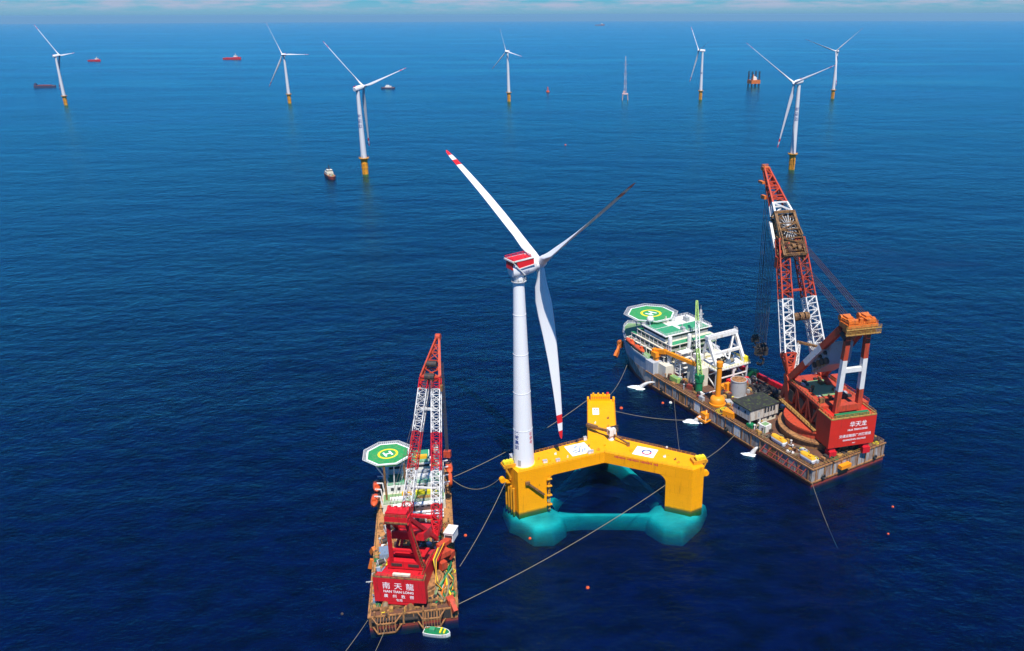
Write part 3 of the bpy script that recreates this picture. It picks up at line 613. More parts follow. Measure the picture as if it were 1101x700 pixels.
# ---------------------------------------------------------------- shared ship pieces
def hull_mesh(mb, poly, z0, z1, flare=0.0, m=0): mb.prism(poly, z0, z1, m)
def helideck(root, c, z, rad, netw, faded=False, rot=22.5, letter=True):
    cx, cy = c; oc = lambda r, k=8: [(cx+r*math.cos(R(rot)+i*2*math.pi/k), cy+r*math.sin(R(rot)+i*2*math.pi/k)) for i in range(k)]
    q = MB(); q.prism(oc(rad), z-.9, z); hd = q.build('helideck', 'green', root)
    q = MB(); o, i_ = oc(rad-.05), oc(rad-.75)
    for k in range(8): j = (k+1) % 8; q.add([o[k]+(z+.012,), o[j]+(z+.012,), i_[j]+(z+.012,), i_[k]+(z+.012,)], [(0, 1, 2, 3)])
    q.build('edge_line', 'marking_white', hd)
    f = lambda x, y, dz=0: Vector((cx+x, cy+y, z+dz))
    q = MB(); ring(q, f, 0, 0, rad*.345, rad*.44, n=48, dz=.016); q.build('landing_circle', 'marking_yellow', hd)
    q = MB()
    if letter:
        h = rad*.19
        for x in (-h*.72, h*.72): q.add([f(x-h*.22, -h, .02), f(x+h*.22, -h, .02), f(x+h*.22, h, .02), f(x-h*.22, h, .02)], [(0, 1, 2, 3)])
        q.add([f(-h*.5, -h*.2, .02), f(h*.5, -h*.2, .02), f(h*.5, h*.2, .02), f(-h*.5, h*.2, .02)], [(0, 1, 2, 3)])
        c_, s_ = math.cos(R(-65)), math.sin(R(-65)); q.v = [(cx+(x-cx)*c_-(y-cy)*s_, cy+(x-cx)*s_+(y-cy)*c_, zz) for x, y, zz in q.v]
    q.build('letter_mark', 'marking_white', hd)
    q = MB(); a, b = oc(rad+.05), oc(rad+netw); fr = []
    for k in range(8):
        j = (k+1) % 8; A0, A1, B0, B1 = Vector(a[k]+(z-.1,)), Vector(a[j]+(z-.1,)), Vector(b[k]+(z+.35,)), Vector(b[j]+(z+.35,))
        q.beam(B0, B1, .16); n = 9
        for t in range(n+1): q.beam(A0.lerp(A1, t/n), B0.lerp(B1, t/n), .13)
        for t in (.33, .66): q.beam(A0.lerp(B0, t), A1.lerp(B1, t), .09)
    q.build('safety_net', 'net', hd)
    return hd
def window_row(parent, p, d, n, step, w, h, nrm, mat='glass'):
    """single windows set into a wall, each its own piece"""
    p, d, nrm = Vector(p), Vector(d).normalized(), Vector(nrm).normalized()
    for i in range(n):
        q = MB(); c = p+d*step*i; q.beam(c-d*w/2+nrm*.0, c+d*w/2+nrm*.0, .16, h); q.build('window', mat, parent)
def lifeboat(label, loc, rz, L_=7.5, mat='life', roof=None, group=None, cat='lifeboat'):
    t = thing('lifeboat', label, cat, loc, rz, group); q = MB(); n = 10; rings = []
    for i in range(11):
        u = i/10*2-1; w = (1-abs(u)**2.6)**.5*1.35 if abs(u) < 1 else .05; w = max(w, .08); zb = .25+.5*abs(u)**3
        for j in range(n):
            a = math.pi+math.pi*j/(n-1); rings.append((u*L_/2, math.cos(a)*w, 1.35+math.sin(a)*(1.35-zb)))
    q.add(rings, [(i*n+j, (i+1)*n+j, (i+1)*n+j+1, i*n+j+1) for i in range(10) for j in range(n-1)]); q.build('hull', 'ship_white' if roof else mat, t, True)
    q = MB(); rings = []
    for i in range(11):
        u = i/10*2-1; w = max((1-abs(u)**2.6)**.5*1.35 if abs(u) < 1 else .05, .08); hh = 1.35*(1-abs(u)**3)*.9
        for j in range(n): a = math.pi*j/(n-1); rings.append((u*L_/2, math.cos(a)*w*.99, 1.36+math.sin(a)*hh))
    q.add(rings, [(i*n+j, i*n+j+1, (i+1)*n+j+1, (i+1)*n+j) for i in range(10) for j in range(n-1)]); can = q.build('canopy', roof or mat, t, True)
    q = MB(); q.box((-L_*.22, 0, 2.75), (1.4, 1.3, .75)); q.build('cupola', roof or mat, t)
    q = MB(); q.box((L_*.15, 0, 1.38), (L_*.7, 2.78, .14)); q.build('rubbing_strake', 'dark' if not roof else roof, t)
    for x in (-L_*.3, L_*.3): q = MB(); q.box((x, 0, .28), (.5, 2.2, .55)); q.build('cradle', 'dark', t)
    return t
def davit(root, x, y, z, sgn, h=3.8):
    q = MB(); 
    for dx in (-2.4, 2.4): q.beam((x+dx, y-sgn*1.6, z), (x+dx, y-sgn*1.2, z+h), .4); q.beam((x+dx, y-sgn*1.2, z+h), (x+dx, y+sgn*.9, z+h+.3), .35)
    q.build('davit', 'ship_white', root)
def bollards(root, pts, mat='dark'):
    for p in pts:
        q = MB(); q.box((p[0], p[1], p[2]+.1), (1.5, .7, .2))
        for d in (-.45, .45): q.lathe([(.25, .1), (.25, .9), (.34, .92), (.34, 1.05)], (p[0]+d, p[1], p[2]), n=10)
        q.build('bollard', mat, root)
def winch(root, p, rz, s=1.0, mat='grey', drum='dark'):
    def at(x, y, z): return Vector((p[0]+math.cos(rz)*x-math.sin(rz)*y, p[1]+math.sin(rz)*x+math.cos(rz)*y, p[2]+z))
    q = MB(); q.box(at(0, 0, .2*s), (3.4*s, 3.6*s, .4*s), rz)
    for y in (-1.5*s, 1.5*s): q.tube(at(0, y-.12, 1.5*s), at(0, y+.12, 1.5*s), 1.3*s, n=16)
    q.box(at(1.3*s, 1.0*s, 1.0*s), (1.1*s, 1.2*s, 1.3*s), rz); w = q.build('winch', mat, root)
    q = MB(); q.tube(at(0, -1.4*s, 1.5*s), at(0, 1.4*s, 1.5*s), .95*s, n=16); q.build('drum', drum, w); return w
def tyre_fenders(root, pts, r=.9):
    for p, n in pts:
        q = MB(); n = Vector(n).normalized(); c = Vector(p)+n*.3; a = Vector((0, 0, 1)); b = n.cross(a); k, m_ = 14, 6; vs = []
        for i in range(k):
            u = 2*math.pi*i/k; e = a*math.cos(u)+b*math.sin(u)
            for j in range(m_): w = 2*math.pi*j/m_; vs.append(c+e*(r*.7+r*.3*math.cos(w))+n*r*.3*math.sin(w))
        q.add(vs, [(i*m_+j, ((i+1) % k)*m_+j, ((i+1) % k)*m_+(j+1) % m_, i*m_+(j+1) % m_) for i in range(k) for j in range(m_)]); q.build('tyre_fender', 'black', root, True)
def clutter(root, rng, x0, x1, y0, y1, z, n, avoid, mats, smax=1.0):
    """fittings welded on a working deck: lockers, pipe stubs, vents"""
    for i in range(n):
        x, y = rng.uniform(x0, x1), rng.uniform(y0, y1)
        if any(a <= x <= b and c <= y <= d for a, b, c, d in avoid): continue
        q = MB(); k = rng.random(); rz = rng.choice((0, 0, .3, -.4, math.pi/2))
        if k < .34:
            a, b, h = rng.uniform(.7, 2.2)*smax, rng.uniform(.6, 1.5)*smax, rng.uniform(.4, 1.5)*smax; q.box((x, y, z+h/2), (a, b, h), rz); q.box((x, y, z+h+.06), (a*.86, b*.8, .12), rz); q.build('locker', rng.choice(mats), root)
        elif k < .5:
            h = rng.uniform(.8, 2.0)*smax; q.lathe([(.25, 0), (.25, h), (.5, h+.05), (.45, h+.35)], (x, y, z), n=10); q.build('vent', rng.choice(mats), root)
        elif k < .58:
            r, h = rng.uniform(.35, .9)*smax, rng.uniform(.7, 1.5)*smax; q.lathe([(r, 0), (r, h*.3), (r*1.05, h*.32), (r, h*.36), (r, h*.66), (r*1.05, h*.68), (r, h*.72), (r, h)], (x, y, z), n=12); q.build('oil_drum', rng.choice(mats), root)
        elif k < .66:
            a, b = rng.uniform(1.5, 3.4)*smax, rng.uniform(1, 2.2)*smax
            for m_ in range(3): q.box((x+rng.uniform(-.1, .1), y+rng.uniform(-.1, .1), z+.12+m_*.2), (a, b, .16), rz+rng.uniform(-.08, .08))
            q.build('plate_stack', rng.choice(mats), root)
        elif k < .84:
            l = rng.uniform(2.5, 7)*smax; a = rng.choice((0, math.pi/2, .2, -.3)); dx, dy = math.cos(a)*l/2, math.sin(a)*l/2; q.tube((x-dx, y-dy, z+.35), (x+dx, y+dy, z+.35), rng.uniform(.1, .28), n=8)
            for t in (-.7, .7): q.box((x+dx*t, y+dy*t, z+.12), (.3, .3, .24))
            q.build('pipe', rng.choice(mats), root)
        else:
            r = rng.uniform(.4, .8)*smax; pts = [(x+r*(1+.08*j)*math.cos(j*.8), y+r*(1+.08*j)*math.sin(j*.8), z+.12+.03*j) for j in range(18)]; q.path(pts, .13, 5); q.build('rope_coil', rng.choice(('rope', 'dark', 'marking_yellow', 'green_dark')), root)

# ---------------------------------------------------------------- the large crane vessel beyond the platform (x forward, y to port)
HV = thing('crane_vessel', 'big grey-hulled crane vessel with an orange-red crane, moored to the end of the yellow platform', 'crane vessel', (110.5, 290.8, 0), R(121))
ZH = 8.0
outline = [(0, -21), (0, 21), (112, 21), (124, 19.8), (136, 16.5), (147, 10.5), (155, 4.5), (158, 0), (155, -4.5), (147, -10.5), (136, -16.5), (124, -19.8), (112, -21)]
wl = [(x if x < 112 else 112+(x-112)*.93, y*(1 if x < 112 else 1-.16*(x-112)/46)) for x, y in outline]
def loft(mb, lo, z0, hi, z1, m=0, cap=True):
    k = len(lo); mb.add([p+(z0,) for p in lo]+[p+(z1,) for p in hi], [(i, i+k, (i+1) % k+k, (i+1) % k) for i in range(k)]+([tuple(range(k, 2*k))[::-1]] if cap else []), m)
q = MB(); loft(q, [(x, y) for x, y in wl], -4, wl, 1.6, 1, False)
mid = [(a[0]+(b[0]-a[0])*.5, a[1]+(b[1]-a[1])*.5) for a, b in zip(wl, outline)]
loft(q, [(x, y) for x, y in wl], 1.6, outline, ZH)
hullH = q.build('hull', ['hull_grey', 'hull_red'], HV)
# the raised bow
bow = [(106, 20.95), (112, 20.95), (124, 19.75), (136, 16.45), (147, 10.45), (155, 4.45), (158, 0), (155, -4.45), (147, -10.45), (136, -16.45), (124, -19.75), (112, -20.95), (106, -20.95)]
bowt = [(x+(x-106)*.03, y*1.015) for x, y in bow]
q = MB(); loft(q, bow, ZH, bowt, 14.2); q.build('bow', 'hull_blue', HV)
q = MB(); pts = bowt[1:-1]
for a, b in zip(pts, pts[1:]): q.beam((a[0], a[1], 14.6), (b[0], b[1], 14.6), .3, .8)
q.build('bulwark', 'hull_blue', HV)
q = MB(); q.rail([(p[0]*.995+.4, p[1]*.96, 14.9) for p in pts], 1.0, .09, 2.2); q.build('railing', 'ship_white', HV)
q = MB(); q.prism([(p[0]*.99+.8, p[1]*.95) for p in pts], 14.22, 14.3); q.build('bow_deck', 'green_old', HV)
q = MB(); q.prism([(x*.997+.2, y*.985) for x, y in outline if x <= 112], ZH+.004, ZH+.06); q.build('deck', 'deck_rust', HV)
# frames and plates along the side that faces the platform, and across the stern
q = MB()
for i in range(20):
    x = 2+i*5.5; q.box((x, 21.15, 4.9), (.45, .3, 6.2))
for z in (7.9, 2.0): q.box((56, 21.2, z), (112, .4, .55))
for i in range(9): q.box((-.15, -19+i*4.75, 4.9), (.3, .45, 6.2))
for z in (7.9, 2.0): q.box((-.2, 0, z), (.4, 42.6, .55))
q.build('side_frame', 'hull_rust', HV)
for i, (x, w) in enumerate([(88.3, 4.4), (82.8, 4.4), (71.8, 4.6), (60.8, 4.2), (55.3, 4.4), (44.3, 4.6), (38.8, 4.2), (22.3, 4.6), (11.3, 4.4)]):
    q = MB(); q.box((x, 21.08, 5.0), (w, .16, 4.6)); q.build('side_plate', ('hull_grey', 'ship_white', 'hull_rust')[(i*2) % 3 if i % 4 else 0], HV)
tyre_fenders(HV, [((x, 21.3, 3.4), (0, 1, 0)) for x in (98, 76, 50, 30)]+[((-.3, y, 3.2), (-1, 0, 0)) for y in (-15, 15)], 1.1)
q = MB(); q.rail([(0.4, -20.6, ZH), (.4, 20.6, ZH), (105, 20.6, ZH)], 1.3, .1, 2.2); q.rail([(.4, -20.6, ZH), (105, -20.6, ZH)], 1.3, .1, 2.6); q.build('railing', 'rail', HV)
def fender_frame(x0, x1, n):
    q = MB()
    for i in range(n+1):
        x = x0+(x1-x0)*i/n; q.beam((x, 21.3, 7), (x, 24.0, 4.6), .28); q.beam((x, 21.3, 2.2), (x, 24.0, 4.6), .28)
    for y, z in ((24.0, 4.6), (22.6, 5.8), (22.6, 3.4)): q.beam((x0, y, z), (x1, y, z), .3)
    q.build('fender_frame', 'hull_red', HV)
fender_frame(3, 26, 7)
q = MB()
for s_ in (-1, 1):
    q.beam((64, 21.4, 6.5), (64+s_*3, 24.4, 2.4), .5); q.beam((64+s_*3, 21.4, 3), (64+s_*3, 24.4, 2.4), .5)
q.beam((61, 24.4, 2.4), (67, 24.4, 2.4), .7, 1.0); q.box((64, 22.6, 4.4), (3.4, 2.2, 2.4)); q.build('boarding_platform', 'orange', HV)
q = MB(); q.box((-1.2, 4, 5.2), (2.0, 5.6, 1.6)); q.build('stern_platform', 'orange', HV)
q = MB(); q.beam((150, 10.5, 9), (147.5, 14.5, 4.5), 1.2, 1.8); q.beam((147.5, 14.5, 4.5), (146.5, 16.5, 2.2), 1.6, 2.2); q.box((149, 11.8, 7.6), (3, 2, 3.4), .5); q.build('anchor_rack', 'orange_head', HV)
# accommodation block
tiers = [(104, 137, 16.2, 12.9, 17.0), (102, 134, 15.4, 17.0, 20.4), (101, 130, 14.6, 20.4, 23.6)]
q = MB(); q.box((113, 0, 10.9), (26, 36, 5.8)); ab = q.build('deckhouse', 'cream', HV)
for i, (x0, x1, w, z0, z1) in enumerate(tiers):
    q = MB(); q.box(((x0+x1)/2+1.4, 0, (z0+z1)/2), (x1-x0-6.2, 2*w-6.4, z1-z0-.02)); q.build('deckhouse_tier', 'cream', ab)
    q = MB(); q.box(((x0+x1)/2, 0, z1-.14), (x1-x0, 2*w, .3)); q.build('gallery_deck', 'cream', ab)
    for k in range(9):
        x = x0+.4+(x1-x0-.8)*k/8
        for s_ in (-1, 1): q = MB(); q.beam((x, s_*(w-.25), z0), (x, s_*(w-.25), z1-.3), .28); q.build('gallery_post', 'ship_white', ab)
    for y in (-w*.6, 0, w*.6): q = MB(); q.beam((x0+.3, y, z0), (x0+.3, y, z1-.3), .28); q.build('gallery_post', 'ship_white', ab)
    q = MB(); q.rail([(x1-.2, w-.2, z0+.02), (x0+.2, w-.2, z0+.02), (x0+.2, -w+.2, z0+.02)], 1.1, .09, 2); q.build('railing', 'ship_white', ab)
    q = MB(); q.box(((x0+x1)/2-.1, 0, z0+.03), (x1-x0-.6, 2*w-.6, .06)); q.build('gallery_floor', 'green_old', ab)
    window_row(ab, (x0+5.5, w-3.15, (z0+z1)/2+.2), (1, 0, 0), 9, (x1-x0-9)/8, 1.1, 1.1, (0, 1, 0))
    window_row(ab, (x0+4.42, -w+5, (z0+z1)/2+.2), (0, 1, 0), 7, (2*w-10)/6, 1.1, 1.1, (-1, 0, 0))
q = MB(); q.box((116, 0, 25.2), (18, 27, 3.2)); br = q.build('bridge', 'ship_white', ab)
q = MB(); q.box((116, 0, 25.5), (18.24, 27.24, 1.1)); q.build('bridge_window', 'glass', br)
q = MB(); q.box((115.5, 0, 26.95), (20.4, 29.5, .36)); q.build('bridge_roof', 'ship_white', br)
for (cx, cy, a, b) in ((111.2, 8, 10, 11), (110.6, -6.5, 9.5, 13), (120.6, 9, 7.6, 9)):
    q = MB(); q.box((cx, cy, 27.16), (a, b, .12)); q.build('roof_plate', 'green_roof', br)
for (cx, cy, z, a, b) in ((103.3, 6, 23.66, 3.6, 14), (127, 10, 23.66, 5.5, 8), (132, 11.5, 20.46, 4.4, 7), (102.8, -7, 23.66, 3, 12), (135, 12.4, 17.06, 3.4, 6)):
    q = MB(); q.box((cx, cy, z), (a, b, .12)); q.build('roof_plate', 'green_roof', ab)
q = MB(); q.rail([(106, 14.4, 27.1), (125.2, 14.4, 27.1), (125.2, -14.4, 27.1), (106, -14.4, 27.1)], 1.2, .1, 2, True); q.build('railing', 'ship_white', br)
q = MB(); q.lathe([(.5, 27.1), (.5, 29)], (122.6, 11.6, 0), n=10); q.lathe([(.3, 28.7), (1.3, 29.1), (1.85, 30), (1.85, 30.7), (1.3, 31.7), (.4, 32.1)], (122.6, 11.6, 0), n=16); q.build('radome', 'ship_white', br, True)
q = MB(); q.lattice((108, -9, 27.1), (108, -9, 36), .8, .8, .3, .3, (1, 0, 0), 5, .2)
for z in (31, 33.5): q.beam((108, -11, z), (108, -7, z), .18)
q.lathe([(.08, 36), (.05, 38.5)], (108, -9, 0), n=6); q.build('radio_mast', 'ship_white', br)
for (x, y, z, s) in ((108, 2, 28.1, 1.6), (118, -8, 28.3, 2.0), (113, -12, 27.9, 1.4), (121.5, 2, 28.0, 1.5)):
    q = MB(); q.box((x, y, z), (s*1.5, s, s*1.1)); q.lathe([(.3, z), (.3, z+s+.6)], (x+s*.4, y, 0), n=8); q.build('roof_unit', random.choice(('ship_white', 'grey', 'cream')), br)
for (x, y, sz) in ((104.5, 15, 3), (102.6, 4.5, 2.4)):
    q = MB(); q.lathe([(1.1, 8.06), (1.1, 26.5), (.9, 27.6)], (x-1.4, y-1.5, 0), n=12); q.build('funnel', 'ship_white', ab)
hdk = helideck(HV, (133.5, 3.2), 28.6, 12.6, 2.0)
q = MB()
for a in (35, 110, 160, 205, 260, 325):
    x, y = 133.5+9.5*math.cos(R(a)), 3.2+9.5*math.sin(R(a)); q.beam((x, y, 27.7), (133.5+6*math.cos(R(a)), 3.2+6*math.sin(R(a)), 14.3 if a not in (160, 205) else 20.5), .45)
for a in range(0, 360, 45): q.beam((133.5, 3.2, 25.4), (133.5+11.5*math.cos(R(a)), 3.2+11.5*math.sin(R(a)), 27.5), .4)
q.build('support_frame', 'ship_white', hdk)
for x in (131.4, 121.4):
    davit(HV, x, 17.6 if x < 125 else 15.9, 14.3, 1)
lifeboat('orange enclosed lifeboat nearest the bow of the big grey-hulled vessel', Matrix.Rotation(R(121), 3, 'Z') @ Vector((131.4, 17.5, 15.2))+Vector((110.5, 290.8, 0)), R(121)-.22, 10.5)
lifeboat('orange enclosed lifeboat behind the first one, above the yellow stowed boom', Matrix.Rotation(R(121), 3, 'Z') @ Vector((121.4, 18.9, 15.0))+Vector((110.5, 290.8, 0)), R(121)-.12, 10.5)
# yellow stowed crane along the port side
q = MB(); q.lathe([(1.6, 8), (1.5, 16.4)], (109.2, 17.2, 0), n=14); q.box((109.2, 17.2, 17.4), (4.0, 3.6, 2.4)); ycr = q.build('deck_crane', 'orange', HV)
q = MB(); q.beam((109.6, 16.8, 18.6), (104, 15.2, 19.8), 1.9, 2.2); q.beam((104, 15.2, 19.8), (86, 10.6, 18.6), 1.4, 1.7); q.box((110.6, 17.2, 18.6), (1.8, 2.2, 2.2)); q.build('boom', 'orange', ycr)
q = MB(); q.box((86.4, 10.6, 12.8), (1.0, 1.6, 10)); q.build('boom_rest', 'ship_white', ycr)
# stepped white stairs at the after end of the house
q = MB()
for i in range(5):
    q.box((97.2, 9.5-i*.2, 10.2+i*2.7), (4.2, 7.0, .35)); q.beam((99.4, 12.6, 8.1+i*2.7), (95.4, 12.6, 10.2+i*2.7), .35, .6)
for x, y in ((95.3, 12.8), (99.2, 12.8), (95.3, 6.4), (99.2, 6.4)): q.beam((x, y, 8), (x, y, 22), .4)
q.build('stair_tower', 'ship_white', HV)
# white gantry on a raised platform
q = MB(); q.box((83.5, -4.2, 17.6), (15, 21, .6)); gp = q.build('gantry_platform', 'ship_white', HV)
q = MB()
for x in (77, 90):
    for y in (5.4, -5, -13.6): q.beam((x, y, 8), (x, y, 17.4), .9)
for y in (5.4, -13.6): q.beam((77, y, 8.4), (90, y, 17), .5); q.beam((90, y, 8.4), (77, y, 17), .5)
q.beam((77, 5.4, 13), (77, -13.6, 13), .5); q.build('leg', 'ship_white', gp)
q = MB(); q.rail([(76.2, 6, 17.9), (76.2, -14.4, 17.9), (90.8, -14.4, 17.9), (90.8, 6, 17.9)], 1.2, .1, 1.8, True); q.build('railing', 'marking_yellow', gp)
q = MB()
for y in (4.4, -12.6): 
    q.beam((78, y, 17.9), (86, y, 31), 1.3, 1.5); q.beam((89.5, y, 17.9), (86, y, 31), 1.0, 1.2); q.beam((81.8, y, 24.2), (88, y, 24.2), .7)
q.beam((86, 5.2, 31), (86, -13.4, 31), 2.6, 1.8); q.beam((81.6, 4.4, 24), (81.6, -12.6, 24), 1.4, 1.2); q.beam((79.6, -4, 20.6), (86, 4, 30), .6); q.beam((79.6, -4, 20.6), (86, -12, 30), .6)
q.rail([(85, 5, 31.9), (85, -13.2, 31.9), (87.4, -13.2, 31.9)], 1.1, .1, 2); q.build('gantry_frame', 'ship_white', gp)
for (x, y, mt) in ((83, -2, 'dark'), (84, -8, 'dark'), (80, -5.5, 'blue')): winch(gp, (x, y, 17.9), .2, 1.0, mt, 'rope')
q = MB(); q.box((79, -13.4, 19.2), (3.2, 2.6, 2.4)); q.build('control_box', 'marking_yellow', gp)
# lattice crane between house and gantry: grey boom with green head
q = MB(); q.lathe([(1.5, 17.9), (1.4, 20.5)], (88, 8, 0), n=12); q.box((88, 8, 21.6), (4, 3.4, 2.4)); lc = q.build('lattice_crane', 'ship_white', HV)
q = MB(); q.lattice((89, 7.2, 22), (98, 1.5, 35), .9, .9, .8, .8, (.5, .8, 0), 7, .3); q.lattice((98, 1.5, 35), (103.4, -2.2, 43.4), .8, .8, .4, .4, (.5, .8, 0), 6, .32, lambda t: 1); q.build('boom', ['ship_white', 'lime'], lc)
q = MB(); q.box((87, 8.6, 12.8), (9.6, 5, 9.4)); q.build('machinery_block', 'cream', HV)
# green deck crane
gcr = MB(); gcr.lathe([(1.7, 8.06), (1.7, 13.5), (2.0, 13.6), (2.0, 15)], (78.5, 14.5, 0), n=14); gcr.box((78.5, 14.5, 16), (3.6, 3.0, 2.2)); gc = gcr.build('pedestal_crane', 'green_dark', HV)
q = MB(); q.lattice((78.8, 14.2, 16.5), (84.5, 11.6, 27.5), 1.0, 1.0, .6, .6, (.4, .9, 0), 7, .32); q.build('boom', 'lime', gc)
# hull-side work stations on deck
rngH = random.Random(11)
clutter(HV, rngH, 40, 100, -19, 19.4, ZH+.06, 330, [(38, 51, 0, 20), (60, 69, -4, 5), (60, 69, 11, 20), (76, 91, -15, 12)], ['deck_rust', 'hull_rust', 'dark', 'dark', 'rail', 'hull_red', 'hull_red', 'grey', 'deck_rust', 'ship_white', 'cage'], 1.6)
clutter(HV, rngH, 1.5, 40, 13, 19.6, ZH+.06, 80, [(0, 9, 16, 21), (18, 27, 16, 21)], ['deck_rust', 'hull_rust', 'dark', 'grey', 'rail', 'ship_white'], 1.2)
clutter(HV, rngH, 1, 5, -19, 14, ZH+.06, 40, [], ['hull_rust', 'dark', 'rail'], 1.2)
bollards(HV, [(x, 19.2, ZH+.06) for x in (2.2, 14, 31.5, 57, 72.5, 98)]+[(2, -19, ZH+.06), (2, 8, ZH+.06)])
for (x, y, s) in ((92, -10, 1.3), (72, -12, 1.5), (56, -13, 1.4), (97, 4, 1.1), (70, 8, 1.0)): winch(HV, (x, y, ZH+.06), rngH.uniform(-.5, .5), s, rngH.choice(('dark', 'grey', 'hull_red', 'blue')), 'dark')
q = MB(); q.beam((52, -17.5, 11.5), (98, -18.5, 10.5), 1.6, 2.2); q.build('boom_cradle', 'crane_red', HV)
def hplace(x, y, z=ZH+.06): return Matrix.Rotation(R(121), 3, 'Z') @ Vector((x, y, z))+Vector((110.5, 290.8, 0))
# loose things on its deck
t = thing('spar_buoy', 'tall orange spar buoy with a round base standing on the rusty deck', 'buoy', hplace(63.6, 15.8), R(121))
q = MB(); q.lathe([(3.2, 0), (3.7, .3), (3.8, 1.2), (3.4, 1.35), (3.4, 3.1), (2.9, 4.0), (1.5, 4.6)], n=24); q.build('float', 'orange', t, True)
q = MB(); q.lathe([(1.25, 4.5), (1.15, 19), (1.5, 19.05), (1.5, 21.3)], n=16); q.build('pole', 'orange', t, True)
t = thing('storage_tank', 'grey cylindrical tank with a rusty lid beside the orange block', 'tank', hplace(66.8, .6), R(121))
q = MB(); q.lathe([(4.0, 0), (4.0, .2), (3.7, .2), (3.7, 7.6), (3.9, 7.6), (3.9, 8.0)], n=28); q.build('shell', 'grey', t, True)
q = MB(); q.lathe([(3.5, 8.0), (2.2, 8.3)], n=24); q.lathe([(.5, 8.2), (.5, 8.9)], (1.2, .5, 0), n=10); q.build('lid', 'hull_rust', t)
def block(label, cat, p, s, mat, rz=0, extra=None, name='equipment_block'):
    t = thing(name, label, cat, hplace(*p), R(121)+rz); q = MB(); q.box((0, 0, s[2]/2), s); q.build('body', mat, t)
    q = MB()
    for x in (-1, 1):
        for y in (-1, 1): q.box((x*(s[0]/2-.12), y*(s[1]/2-.12), s[2]/2), (.3, .3, s[2]+.08))
    q.box((0, 0, s[2]+.07), (s[0]*.7, s[1]*.7, .14)); q.build('frame', extra or mat, t); return t
block('upper orange block leaning over the grey tank', 'equipment', (73, 2.5), (4.0, 6.0, 3.2), 'orange'); block('narrow orange column standing between the orange block and the grey tank', 'equipment', (70.6, 4.2), (2.0, 1.8, 5.2), 'orange')
block('bright orange box at the deck edge in front of the dark-roofed cabin', 'equipment', (51.8, 18.6), (5.2, 3.6, 2.8), 'orange', .3)
block('light green container at the deck edge near the accommodation', 'container', (93.6, 16.8), (5.6, 2.6, 2.6), 'lime', 0, 'green_old', 'container')
block('red open skip close to the after end of the accommodation', 'skip', (91, 3), (6.0, 4.4, 1.8), 'red', .2, 'crane_red', 'skip'); block('red box below the white gantry platform, beside the orange block', 'skip', (75, -4), (5.4, 5.0, 3.4), 'red', .1, 'crane_red', 'skip')
block('second red box under the gantry, farther from the orange block', 'skip', (73.5, -11), (4.4, 4.0, 3.0), 'red', -.2, 'crane_red', 'skip')
block('dark green machine near the hanging hook block', 'machine', (76, -17), (4.6, 3.2, 5.2), 'green_dark', .2, None, 'machine')
block('small white hut with green stripe in front of the crane ring', 'hut', (33.8, 14.6), (3.6, 4.2, 3.2), 'ship_white', .1, 'green_old', 'site_hut')
block('small dark green crate beside the white hut', 'crate', (39.2, 17.6), (3.0, 2.6, 1.7), 'green_dark', .1, None, 'crate')
t = thing('deck_cabin', 'white two-storey deck cabin with a dark mossy roof beside the crane', 'cabin', hplace(44.8, 10.2), R(121))
q = MB(); q.box((0, 0, 5.3), (11.0, 16.4, 5.0)); cab = q.build('upper_storey', 'cabin_wall', t)
q = MB(); q.box((-.6, -3.6, 1.4), (8.6, 8.0, 2.8)); q.build('lower_storey', 'cream', t)
q = MB(); q.prism([(-5.9, -8.6), (5.9, -8.6), (5.9, 8.6), (-5.9, 8.6)], 7.82, lambda x, y: 8.15+.03*(x+6)); q.build('roof', 'roof_dark', t)
for x in (-5.1, 5.1):
    for y in (7.8, 2): q = MB(); q.beam((x, y, 0), (x, y, 2.85), .6); q.build('leg', 'ship_white', t)
window_row(cab, (-2.4, 8.22, 6.2), (1, 0, 0), 2, 4.2, .9, 1.0, (0, 1, 0)); window_row(cab, (-5.52, -5.6, 6.0), (0, 1, 0), 4, 1.7, 1.1, 2.2, (-1, 0, 0)); q = MB(); q.box((-5.53, 3.2, 5.0), (.12, 1.1, 2.2)); q.build('door', 'grey', cab); window_row(cab, (-4.95, -6, 1.7), (0, 1, 0), 2, 3.0, 1.4, 1.2, (-1, 0, 0))
def launch(label, p, rz, L_):
    t = thing('covered_boat', label, 'boat', hplace(*p), R(121)+rz); o = [(-L_*.46, -1.3), (-L_*.5, 0), (-L_*.46, 1.3), (L_*.34, 1.45), (L_*.46, .9), (L_*.5, 0), (L_*.46, -.9), (L_*.34, -1.45)]
    q = MB(); loft(q, [(x*.92, y*.7) for x, y in o], .3, o, 1.7); loft(q, o, 1.7, [(x*.98, y*.95) for x, y in o], 2.3); q.build('hull', 'marking_white', t)
    q = MB(); loft(q, [(x*.99, y*.97) for x, y in o], 2.3, [(x*.9, y*.72) for x, y in o], 2.95); q.box((-L_*.2, 0, 3.2), (1.5, 1.4, .6)); q.build('cover', 'orange_yellow', t)
    for x in (-L_*.3, L_*.3): q = MB(); q.box((x, 0, .2), (.6, 2.4, .4)); q.build('cradle', 'dark', t)
launch('white boat with a yellow cover on deck, the one nearer the white hut', (22.6, 17.6), -.05, 8.4)
launch('white boat with a yellow cover on deck, the one nearer the stern corner', (5.9, 18.0), -.05, 7.8)
t = thing('net_pile', 'black heap of nets and hoses below the hanging hook block', 'net pile', hplace(62, -12), R(121)); rg = random.Random(4)
q = MB(); n, k = 30, 8; vs = [(0, 0, 3.4)]
for j in range(1, k+1):
    for i in range(n): a = 2*math.pi*i/n; r = 7.5*j/k*(1+.2*math.sin(3*a+1)+.12*math.sin(7*a)); vs.append((r*math.cos(a)*1.2, r*math.sin(a)*.8, max(.02, 3.4*(1-(j/k)**1.6)+rg.uniform(-.7, .7)*(j < k))))
